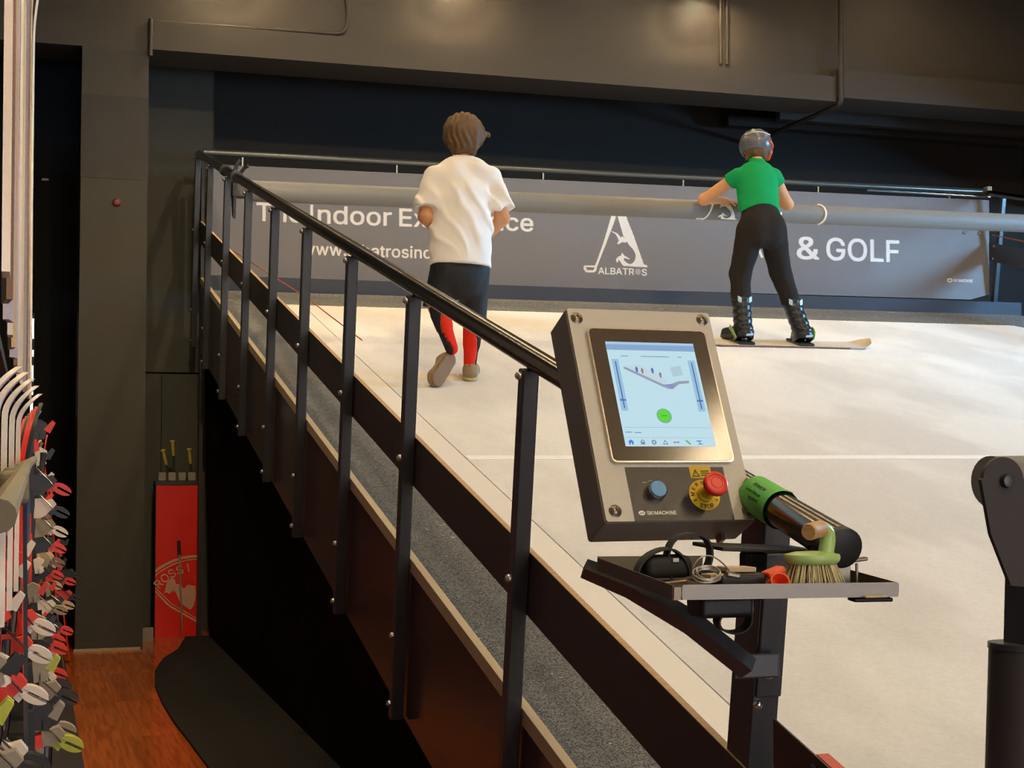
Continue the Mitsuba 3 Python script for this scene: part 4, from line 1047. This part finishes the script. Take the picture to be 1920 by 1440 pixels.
near = [(3.5, m_skiblack, m_skiblack, m_skiyel, 0.62), (3.95, m_skiwhite, m_block, m_skiblack, 0.66), (4.4, m_skiblack, m_skiwhite, m_skiblack, 0.60)]
for i, (y, m, mb, ml, zc) in enumerate(near):
    ski(-0.135 + 0.012 * i, y, 0.30, 0.86, m, 0.0, zb=zc, mb=mb, ml=ml, label=f'{SKICOL[m]} ski with {BINDCOL[mb]} toe piece low on the rack, {names[i]} of the front row')
for i, (y, zc) in enumerate(((4.62, 0.60), (5.05, 0.66), (5.45, 0.70))):
    ski(-0.115 + 0.016 * i, y, 0.45, 0.95, m_skiwhite, 0.0, zb=zc, mb=m_skired, ml=m_skiwhite, label=f'white ski with red toe piece below the rail, {names[i]} of three')
k = thing('added_glow_strip', 'narrow added glow strip in the recess standing in for bright specks', 'lamp')  # made-up glowing segments standing in for bright specks beside the skis
obj('channel', box([0.022, 14.40, 1.85], [0.056, 14.498, 2.85]), m_lampblk, k)
for z0, z1, c in ((2.62, 2.80, (0.8, 0.95, 1.0)), (2.46, 2.52, (1, 0.95, 0.85)), (2.24, 2.38, (1, 0.95, 0.85)), (2.12, 2.19, (1, 0.95, 0.85)), (1.92, 2.08, (1, 0.93, 0.6))):
    obj('segment', box([0.027, 14.385, z0], [0.052, 14.40, z1]), m_white, k, **glow(np.array(c) * 2.2, 0.02))

# ------------------------------------------------------------------ people
A = np.array


def limb(p, pts, rs, k=0.03):
    return blend([cap(p, pts[i], pts[i + 1], rs[i], rs[i + 1]) for i in range(len(pts) - 1)], k)


def hand(p, wrist, knuckle, palm_n, curl=0.5, side=1.0):
    """Palm, four curled fingers and a thumb from wrist towards knuckle."""
    f = unit(knuckle - wrist); n = unit(palm_n - f * (palm_n @ f)); s = np.cross(f, n) * side
    L = np.linalg.norm(knuckle - wrist)
    ds = [blend([cap(p, wrist, wrist + f * L + s * o, 0.020, 0.012) for o in (-0.026, -0.009, 0.009, 0.026)], 0.012)]
    for o, l in ((-0.028, 0.062), (-0.0095, 0.074), (0.0095, 0.070), (0.028, 0.054)):
        q, d, r = wrist + f * L + s * o, f, 0.0092
        for j in range(3):
            d = unit(d + n * curl * 0.7)
            e = q + d * l * (0.45, 0.32, 0.25)[j]
            ds.append(cap(p, q, e, r, r - 0.0007)); q, r = e, r - 0.0007
    q = wrist + f * L * 0.25 - s * 0.022
    e = q + unit(f * 0.7 - s * 0.8 + n * 0.4) * 0.042
    ds += [cap(p, q, e, 0.013, 0.0105), cap(p, e, e + unit(f + n * 0.5) * 0.032, 0.0105, 0.009)]
    return blend(ds, 0.006)


def head_sdf(p, c, R, s=1.0):
    """Head round c; R columns = right, forward, up."""
    q = (p - c) @ R / s
    d = ell(q, [0, 0.0, 0.03], [0.078, 0.098, 0.100])
    d = smin(d, ell(q, [0, 0.028, -0.055], [0.056, 0.068, 0.072]), 0.03)
    d = smin(d, ell(q, [0, 0.058, -0.098], [0.024, 0.026, 0.022]), 0.02)
    d = smin(d, cap(q, A([0, 0.092, 0.012]), A([0, 0.113, -0.028]), 0.008, 0.013), 0.012)
    for sx in (-1, 1):
        d = smin(d, ell(q, [sx * 0.030, 0.092, -0.008], [0.020, 0.012, 0.012]) + 0.003, 0.008)
        d = np.maximum(d, -ell(q, [sx * 0.030, 0.104, 0.010], [0.017, 0.014, 0.009]))
        d = np.minimum(d, ell(q, [sx * 0.030, 0.082, 0.010], [0.013, 0.012, 0.011]))
        d = smin(d, np.maximum(ell(q, [sx * 0.086, -0.010, -0.026], [0.018, 0.024, 0.042]), -ell(q, [sx * 0.094, -0.002, -0.008], [0.008, 0.012, 0.018])), 0.006)
    d = smin(d, ell(q, [0, 0.092, -0.058], [0.026, 0.010, 0.008]), 0.006)
    d = np.maximum(d, -ell(q, [0, 0.104, -0.0585], [0.024, 0.008, 0.0018]))
    return d * s


def person(label):
    return thing('person', label, 'person')


def crop(f, pts, pad):
    pts = np.asarray(pts)
    return pts.min(0) - pad, pts.max(0) + pad


# --- walking man in the white polo shirt
man = person('person walking up the belt in white polo shirt, black shorts and red socks')
Mh = A([2.715, 9.72, 3.655])
ang = 0.18
Rh = np.stack([[math.cos(ang), -math.sin(ang), 0.0], [math.sin(ang) * 0.97, math.cos(ang) * 0.97, -0.22], [0, 0, 0]], 1)
Rh[:, 0] = unit(Rh[:, 0]); Rh[:, 1] = unit(Rh[:, 1]); Rh[:, 2] = np.cross(Rh[:, 0], Rh[:, 1])
J = dict(pel=A([2.645, 9.53, 2.84]), chest=A([2.665, 9.60, 3.26]), neck=A([2.695, 9.665, 3.46]), shL=A([2.493, 9.625, 3.385]), shR=A([2.872, 9.625, 3.405]),
         elL=A([2.425, 9.585, 3.118]), elR=A([2.945, 9.59, 3.132]), wrL=A([2.60, 9.765, 2.985]), wrR=A([2.865, 9.79, 3.0]),
         hipL=A([2.555, 9.53, 2.79]), hipR=A([2.735, 9.55, 2.79]), knL=A([2.503, 9.58, 2.54]), knR=A([2.762, 9.65, 2.47]), anL=A([2.515, 9.31, 2.285]), anR=A([2.698, 9.50, 2.150]))


def man_body(p):
    ds = [head_sdf(p, Mh, Rh), cap(p, J['neck'] - [0, 0.02, 0.05], Mh - Rh[:, 2] * 0.06 - Rh[:, 1] * 0.015, 0.062, 0.056),
          cap(p, J['pel'], J['chest'], 0.15, 0.15, 0.65), limb(p, [J['shL'], A([2.6, 9.64, 3.43]), A([2.8, 9.64, 3.435]), J['shR']], [0.05, 0.06, 0.06, 0.05])]
    for s in 'LR':
        ds.append(limb(p, [J['sh' + s], J['el' + s], J['wr' + s]], [0.046, 0.044, 0.029]))
        ds.append(limb(p, [J['hip' + s], J['kn' + s], J['an' + s]], [0.085, 0.055, 0.036]))
        ds.append(cap(p, J['kn' + s] + (J['an' + s] - J['kn' + s]) * 0.2 - [0, 0.015, 0], J['kn' + s] + (J['an' + s] - J['kn' + s]) * 0.5 - [0, 0.012, 0], 0.050, 0.045))
    d = blend(ds, 0.03)
    for s, sd in (('L', 1.0), ('R', -1.0)):
        w, e = J['wr' + s], J['el' + s]
        d = smin(d, hand(p, w, w + unit(w - e) * 0.085, A([0, 0, -1.0]), 0.5, sd), 0.01)
    return d


obj('body', surf(man_body, [2.34, 9.15, 2.05], [3.06, 10.06, 3.84], 0.009), m_skin, man, smooth=True)


def man_shirt(p):
    fy = 0.64
    d = cap(p, A([2.638, 9.51, 2.72]), A([2.668, 9.60, 3.22]), 0.205, 0.197, fy)
    d = smin(d, blend([cap(p, A([2.56, 9.63, 3.385]), A([2.685, 9.655, 3.475]), 0.075, 0.062), cap(p, A([2.82, 9.63, 3.395]), A([2.705, 9.655, 3.475]), 0.075, 0.062)], 0.03), 0.05)
    d = smin(d, limb(p, [A([2.525, 9.63, 3.365]), A([2.62, 9.64, 3.415]), A([2.77, 9.64, 3.42]), A([2.845, 9.63, 3.38])], [0.080, 0.090, 0.090, 0.080]), 0.06)
    for s, sx in (('L', -1), ('R', 1)):
        ax = unit(J['el' + s] - J['sh' + s])
        a = np.maximum(cap(p, J['sh' + s] - [0, 0, 0.005], J['el' + s], 0.074, 0.086), half(p, J['sh' + s] + ax * 0.222, ax))
        d = smin(d, a, 0.022)
    n = meshkit.noise(p * 7.0)
    w = (p[..., 0] - 2.66) * 0.62 + (p[..., 2] - 3.1) * 0.30 + 0.05 * n
    fold = np.abs(np.sin(w * 40.0)) ** 4
    mask = np.clip((3.38 - p[..., 2]) / 0.12, 0, 1) * np.clip((p[..., 2] - 2.84) / 0.1, 0, 1)
    d = d - 0.018 * fold * mask - 0.014 * (meshkit.noise(p * 13.0, 3) - 0.5)
    d = np.maximum(d, -half(p, [2.63, 9.5, 2.80], [0.03, 0.08, 1]))
    c = half(p, [2.697, 9.64, 3.542], [0.0, -0.25, 1])
    col = np.maximum(cap(p, A([2.697, 9.655, 3.40]), A([2.703, 9.672, 3.57]), 0.078, 0.070), c)
    return np.minimum(np.maximum(d, c + 0.0), col)


sh = obj('polo_shirt', surf(man_shirt, [2.30, 9.32, 2.70], [3.08, 9.86, 3.62], 0.0095), m_polo, man, smooth=True)
obj('neck_print', cat_mesh(*[put(bevel_box(0.012, 0.003, 0.012, 0.001), frame([2.682 + 0.028 * i, 9.583, 3.502], [1, 0, 0], [0, 1, 0.3], [0, -0.3, 1])) for i in range(2)]), m_ink, sh)


def man_shorts(p):
    d = cap(p, A([2.642, 9.535, 2.81]), A([2.645, 9.535, 2.76]), 0.160, 0.178, 0.70)
    for s, kr in (('L', 0.086), ('R', 0.084)):
        ax = unit(J['kn' + s] - J['hip' + s])
        a = limb(p, [J['hip' + s], J['kn' + s] + ax * 0.05], [0.108, kr])
        d = smin(d, np.maximum(a, half(p, J['kn' + s] + ax * (0.0 if s == 'L' else 0.005), [0, 0, -1])), 0.025)
    return d - 0.008 * (meshkit.noise(p * A([22, 22, 9.0])) - 0.5)


obj('shorts', surf(man_shorts, [2.36, 9.35, 2.35], [2.92, 9.80, 2.98], 0.0095), m_shorts, man, smooth=True)
for s, sx in (('L', -1), ('R', 1)):
    kn, an = J['kn' + s], J['an' + s]
    ax = unit(an - kn)

    def sock(p, sgn):
        d = blend([cap(p, kn, an + ax * (0.05 if sx < 0 else 0.0), 0.060, 0.040), cap(p, kn + (an - kn) * 0.2 - [0, 0.016, 0], kn + (an - kn) * 0.5 - [0, 0.012, 0], 0.056, 0.050)], 0.03)
        wav = 0.018 * np.sin((p[..., 2] - an[2]) * 16.0)
        side = (p - kn - ((p - kn) @ ax)[..., None] * ax)[..., 0] * sx - 0.016 - wav
        return np.maximum(d, side * sgn)
    lo, hi = crop(None, [kn, an], 0.11)
    obj('sock', surf(lambda p: sock(p, 1), lo, hi, 0.008), m_sockred, man, smooth=True, label='red front of the sock')
    obj('sock', surf(lambda p: sock(p, -1), lo, hi, 0.008), m_sockblk, man, smooth=True, label='black side of the sock')


def shoe(heel, toe, upv, L=0.28, wd=0.052):
    f = unit(toe - heel); u = unit(upv - f * (upv @ f)); s = np.cross(f, u)
    Q = np.stack([s, f, u], 1)

    def up(p):
        q = (p - heel) @ Q
        d = blend([cap(q, A([0, 0.045, 0.035]), A([0, 0.20, 0.030]), wd * 0.84, wd), cap(q, A([0, 0.04, 0.04]), A([0, 0.05, 0.075]), wd * 0.80, wd * 0.80), cap(q, A([0, 0.20, 0.022]), A([0.004, 0.225, 0.02]), wd * 0.95, wd * 0.75)], 0.03)
        d = np.maximum(d, -cap(q, A([0, 0.048, 0.085]), A([0, 0.075, 0.135]), 0.033, 0.045))
        return np.maximum(d, 0.012 - q[..., 2])

    def so(p):
        q = (p - heel) @ Q
        d = blend([cap(q * [1, 1, 0], A([0, 0.045, 0]), A([0, 0.13, 0]), wd * 0.88, wd * 0.86), cap(q * [1, 1, 0], A([0, 0.13, 0]), A([0, 0.215, 0]), wd * 0.86, wd * 1.0)], 0.02)
        return np.maximum(np.maximum(d, q[..., 2] - 0.016), -q[..., 2] - 0.008 + 0.006 * np.clip((q[..., 1] - 0.2) / 0.06, 0, 1))
    P = A([heel - 0.1 * u, heel + 0.16 * u, toe - 0.05 * u, toe + 0.1 * u, heel + f * L])
    lo, hi = P.min(0) - 0.09, P.max(0) + 0.09
    return surf(up, lo, hi, 0.007), surf(so, lo, hi, 0.006), Q


zb = lambda y: CB + S * y
for heel, toe, upv in ((A([2.535, 9.30, 2.215]), A([2.40, 9.20, 2.045]), A([-0.2, 0.9, 0.2])), (A([2.672, 9.41, zb(9.41) + 0.012]), A([2.755, 9.66, zb(9.66) + 0.012]), A([0, -S, 1.0]))):
    a, b, Q = shoe(heel, toe, upv)
    k = obj('shoe', a, m_shoe, man, smooth=True)
    obj('sole', b, m_soleedge if heel[2] < 2.1 else m_sole, k, smooth=True)


def man_hair(p):
    q = (p - Mh) @ Rh
    d = ell(q, [0, -0.022, 0.034], [0.130, 0.138, 0.134])
    d = smin(d, ell(q, [0, -0.045, -0.045], [0.096, 0.092, 0.100]), 0.03)
    d = smin(d, cap(q, A([0.115, 0.0, 0.055]), A([0.168, 0.015, 0.050]), 0.030, 0.006), 0.02)
    d = smin(d, cap(q, A([-0.05, 0.09, 0.09]), A([0.06, 0.10, 0.09]), 0.04, 0.04), 0.04)
    d = d - 0.026 * (meshkit.fbm((p - Mh) * A([38, 38, 13.0]) + 9, 3) - 0.5) - 0.012 * np.abs(np.sin(q[..., 0] * 70 + 6 * meshkit.noise(q * 9)))
    d = np.maximum(d, -ell(q, [0, 0.125, -0.06], [0.085, 0.09, 0.11]))
    for sx in (-1, 1):
        d = np.maximum(d, -ell(q, [sx * 0.128, -0.005, -0.078], [0.050, 0.062, 0.078]))
    return np.maximum(d, -half(q, [0, -0.08, -0.125], [0, 0.4, 1]))


obj('hair', surf(man_hair, Mh - 0.21, Mh + 0.21, 0.008), m_hair, man, smooth=True)

# --- snowboarder leaning on the padded bar
bd = person('snowboarder seen from behind in a green shirt and black trousers leaning on the padded bar')
Bh = A([5.555, 11.17, 4.045])
f_ = unit([0.25, 0.93, -0.32]); r_ = unit(np.cross(f_, [0, 0, 1.0])); Rb = np.stack([r_, f_, np.cross(r_, f_)], 1)
K = dict(pel=A([5.475, 10.92, 3.42]), waist=A([5.475, 10.95, 3.54]), chest=A([5.505, 11.06, 3.74]), neck=A([5.535, 11.12, 3.90]), shL=A([5.355, 11.08, 3.795]), shR=A([5.668, 11.08, 3.81]),
         elL=A([5.172, 11.33, 3.640]), elR=A([5.853, 11.20, 3.615]), wrL=A([5.40, 11.415, 3.655]), wrR=A([5.74, 11.43, 3.672]),
         hipL=A([5.39, 10.93, 3.34]), hipR=A([5.575, 10.93, 3.345]), knL=A([5.365, 11.07, 3.03]), knR=A([5.715, 11.07, 3.04]), anL=A([5.345, 11.02, 2.60]), anR=A([5.862, 11.02, 2.60]))


def bd_body(p):
    ds = [head_sdf(p, Bh, Rb, 0.96), cap(p, K['neck'] - [0, 0.03, 0.05], Bh - Rb[:, 2] * 0.06 - Rb[:, 1] * 0.02, 0.052, 0.05),
          cap(p, K['pel'], K['chest'], 0.13, 0.13, 0.7), limb(p, [K['shL'], A([5.45, 11.09, 3.85]), A([5.58, 11.09, 3.855]), K['shR']], [0.045, 0.05, 0.05, 0.045])]
    for s in 'LR':
        ds.append(limb(p, [K['sh' + s], K['el' + s], K['wr' + s]], [0.052, 0.043, 0.027]))
        ds.append(limb(p, [K['hip' + s], K['kn' + s], K['an' + s]], [0.085, 0.055, 0.038]))
    d = blend(ds, 0.03)
    for s, sd in (('L', 1.0), ('R', -1.0)):
        w, e = K['wr' + s], K['el' + s]
        d = smin(d, hand(p, w, w + unit((w - e) * A([1, 1, 0.2])) * 0.08, A([0, 0.3, -1.0]), 0.35, sd), 0.01)
    return d


obj('body', surf(bd_body, [5.08, 10.80, 2.54], [5.94, 11.64, 4.20], 0.0095), m_skin, bd, smooth=True)


def bd_shirt(p):
    d = cap(p, A([5.475, 10.95, 3.46]), A([5.505, 11.05, 3.72]), 0.168, 0.172, 0.74)
    d = smin(d, limb(p, [A([5.41, 11.08, 3.79]), A([5.46, 11.09, 3.83]), A([5.58, 11.09, 3.84]), A([5.625, 11.08, 3.80])], [0.066, 0.074, 0.074, 0.066]), 0.05)
    for s in 'LR':
        ax = unit(K['el' + s] - K['sh' + s])
        a = np.maximum(cap(p, K['sh' + s], K['el' + s], 0.066, 0.072), half(p, K['sh' + s] + ax * (0.085 if s == 'L' else 0.07), ax))
        d = smin(d, a, 0.025)
    d = smin(d, np.maximum(cap(p, A([5.53, 11.10, 3.82]), A([5.54, 11.13, 3.97]), 0.074, 0.066), half(p, [5.535, 11.11, 3.955], [0, -0.2, 1])), 0.02)
    d = d - 0.010 * (meshkit.noise(p * A([9.0, 9, 22])) - 0.5) * np.clip((3.75 - p[..., 2]) / 0.1, 0, 1)
    hem = 3.545 - 2.2 * (p[..., 0] - 5.475) ** 2
    d = np.maximum(d, hem - p[..., 2])
    return np.maximum(d, half(p, [5.535, 11.11, 3.965], [0, -0.2, 1]))


obj('shirt', surf(bd_shirt, [5.12, 10.76, 3.34], [5.92, 11.40, 4.02], 0.009), m_green, bd, smooth=True)


def bd_pants(p):
    d = blend([cap(p, A([5.475, 10.96, 3.53]), A([5.475, 10.93, 3.40]), 0.140, 0.168, 0.74), cap(p, A([5.42, 10.90, 3.37]), A([5.43, 10.90, 3.31]), 0.12, 0.11), cap(p, A([5.54, 10.90, 3.375]), A([5.54, 10.90, 3.315]), 0.12, 0.11)], 0.04)
    for s in 'LR':
        d = smin(d, limb(p, [K['hip' + s], K['kn' + s], K['an' + s] + (K['kn' + s] - K['an' + s]) * 0.36], [0.114, 0.085, 0.074]), 0.02)
    d = d - 0.010 * (meshkit.noise(p * A([20, 20, 14.0])) - 0.5)
    return np.maximum(np.maximum(d, 2.775 - p[..., 2]), p[..., 2] - 3.56)


pk = obj('trousers', surf(bd_pants, [5.18, 10.70, 2.74], [6.02, 11.22, 3.62], 0.0095), m_pants, bd, smooth=True)
obj('trouser_print', put(bevel_box(0.016, 0.004, 0.022, 0.001), frame([5.60, 10.822, 3.47], unit([1, 0.6, 0]), unit([-0.6, 1, 0]), [0, 0, 1])), m_letter, pk)


def bd_hair(p):
    q = (p - Bh) @ Rb
    d = smin(ell(q, [0, -0.045, -0.02], [0.094, 0.075, 0.095]), cap(q, A([-0.065, -0.035, -0.06]), A([-0.085, -0.03, -0.115]), 0.026, 0.012), 0.03)
    d = smin(d, cap(q, A([0.05, -0.06, -0.06]), A([0.06, -0.045, -0.115]), 0.028, 0.014), 0.03)
    return d - 0.008 * (meshkit.fbm((p - Bh) * A([60, 60, 25.0]), 2) - 0.5)


obj('hair', surf(bd_hair, Bh - 0.2, Bh + 0.16, 0.008), m_hair, bd, smooth=True)


def bd_helmet(p):
    q = (p - Bh) @ Rb
    d = np.maximum(ell(q, [0, -0.008, 0.025], [0.132, 0.150, 0.128]), -ell(q, [0, 0.0, 0.005], [0.100, 0.118, 0.115]))
    d = np.maximum(d, -half(q, [0, 0, -0.045], [0, -0.12, 1]))
    for x, z, y in ((0.0, 0.125, -0.10), (0.06, 0.115, -0.09), (-0.06, 0.115, -0.09), (0.035, 0.145, -0.02), (-0.035, 0.145, -0.02)):
        d = np.maximum(d, -ell(q, [x, y, z], [0.013, 0.05, 0.022]))
    return d


hk = obj('helmet', surf(bd_helmet, Bh - 0.22, Bh + 0.22, 0.0075), m_helmet, bd, smooth=True)
gp = lambda *v: Bh + Rb @ A(v)
obj('goggle_strap', tube([gp(0.131 * math.sin(a), -0.008 - 0.148 * math.cos(a), 0.0) for a in np.linspace(0.75, 2.0, 20)], 0.011, 8), m_orange, hk, smooth=60)
obj('goggle_frame', put(bevel_box(0.05, 0.14, 0.075, 0.02), frame(gp(0.118, 0.075, 0.0), Rb[:, 0], Rb[:, 1], Rb[:, 2])), m_orange, hk, smooth=60)
obj('vent_trim', tube([gp(-0.10 + 0.02 * i, -0.105 - 0.045 * math.sin(i * 0.31), 0.065) for i in range(11)], 0.006, 6), m_letgrey, hk, smooth=60)

ZS = zb(11.02)
for s, tx in (('L', -1), ('R', 1)):
    an, kn = K['an' + s], K['kn' + s]
    base = A([an[0] + 0.0, 11.0, ZS + 0.045])

    def boot(p):
        leg = unit(kn - an)
        d = blend([cap(p, A([base[0], base[1] - 0.02, base[2] + 0.05]), an + leg * 0.24 + [0, 0.0, 0], 0.072, 0.074), cap(p, A([base[0], base[1] - 0.05, base[2] + 0.045]), A([base[0] + tx * 0.05, base[1] + 0.17, base[2] + 0.045]), 0.060, 0.054)], 0.035)
        d = np.maximum(np.maximum(d, base[2] - p[..., 2]), half(p, an + leg * 0.225, leg))
        return d - 0.003 * np.sin(p[..., 2] * 110)
    bk_ = obj('snowboard_boot', surf(boot, A([an[0] - 0.2, 10.84, ZS]), A([an[0] + 0.22, 11.32, 2.86]), 0.0085), m_boot, bd, smooth=True)
    leg = unit(kn - an)
    c1 = an + leg * 0.205
    for dx, m in ((-0.045, m_buckle), (0.005, m_orange), (0.045, m_buckle)):
        obj('cuff_patch', put(bevel_box(0.034 if m is m_buckle else 0.018, 0.012, 0.045 if m is m_buckle else 0.02, 0.004), frame(c1 + [dx, -0.072 + 6 * dx * dx * 0, 0.0], unit([1, dx * 6, 0.5 * np.sign(dx)]), unit([-dx * 6, 1, 0]), [0, 0, 1])), m, bk_)
    obj('cuff_patch', put(bevel_box(0.06, 0.012, 0.018, 0.004), frame(A([base[0] + 0.01, base[1] - 0.108, base[2] + 0.022]), [1, 0, 0.1], [0, 1, 0], [0, 0, 1])), m_buckle, bk_)

sb = thing('snowboard', 'pale snowboard lying across the belt under the snowboarder', 'snowboard')
L_, n_ = 1.50, 44
xs = np.linspace(-L_ / 2, L_ / 2, n_)
wd = 0.125 + 0.02 * (np.abs(xs) / (L_ / 2)) ** 2
tipk = np.clip((np.abs(xs) - (L_ / 2 - 0.145)) / 0.145, 0, 1)
wd *= np.sqrt(np.clip(1 - tipk**2 * 0.985, 0.0, 1))
rise = 0.055 * tipk**2
V, F = [], []
for x, w_, r_z in zip(xs, wd, rise):
    for yy, zz in ((-w_, 0), (w_, 0), (w_, 0.011), (-w_, 0.011)):
        V.append([x, yy, zz + r_z])
for i in range(n_ - 1):
    for a in range(4):
        b = (a + 1) % 4
        F += [[4 * i + a, 4 * i + b, 4 * i + 4 + b], [4 * i + a, 4 * i + 4 + b, 4 * i + 4 + a]]
F += [[0, 2, 1], [0, 3, 2], [4 * n_ - 4, 4 * n_ - 3, 4 * n_ - 2], [4 * n_ - 4, 4 * n_ - 2, 4 * n_ - 1]]
bm_ = trimesh.Trimesh(A(V), A(F), process=False); bm_.fix_normals()
sy = unit([0, 1, S]); SB = frame([5.73, 11.03, zb(11.03) + 0.004], [1, 0, 0], sy, np.cross([1, 0, 0], sy))
obj('deck', put(bm_, SB), m_snowbd, sb)
e = np.array([[x, -w_ - 0.001, r_z + 0.003] for x, w_, r_z in zip(xs[3:-3], wd[3:-3], rise[3:-3])])
obj('edge', put(tube(e[:-4], 0.0075, 6), SB), m_snowedge, sb, label='brown edge')
obj('edge', put(tube(e[-5:], 0.0075, 6), SB), m_skililac, sb, label='lilac edge near the tip')
for s, tx in (('L', -1), ('R', 1)):
    x0 = K['an' + s][0] - 5.73
    bb = obj('binding', put(bevel_box(0.13, 0.25, 0.022, 0.008), SB @ frame([x0, -0.0, 0.022], [1, 0, 0], [0, 1, 0], [0, 0, 1])), m_boot, sb)
    hb = curve([[-0.062, 0.02, 0.03], [-0.068, -0.06, 0.06], [-0.04, -0.10, 0.10], [0.04, -0.10, 0.10], [0.068, -0.06, 0.06], [0.062, 0.02, 0.03]], 30)
    obj('heel_loop', put(band(hb, 0.035, [0, 0, 1.0], 0.006), SB @ frame([x0, 0, 0.01], [1, 0, 0], [0, 1, 0], [0, 0, 1])), m_boot, bb, smooth=40)
    st = curve([[tx * 0.075, -0.06, 0.055], [tx * 0.095, -0.03, 0.10], [tx * 0.10, 0.02, 0.13]], 16)
    obj('strap', put(band(st, 0.035, [0, 1, 0.0], 0.008), SB @ frame([x0, 0, 0], [1, 0, 0], [0, 1, 0], [0, 0, 1])), m_lime, bb, smooth=40)
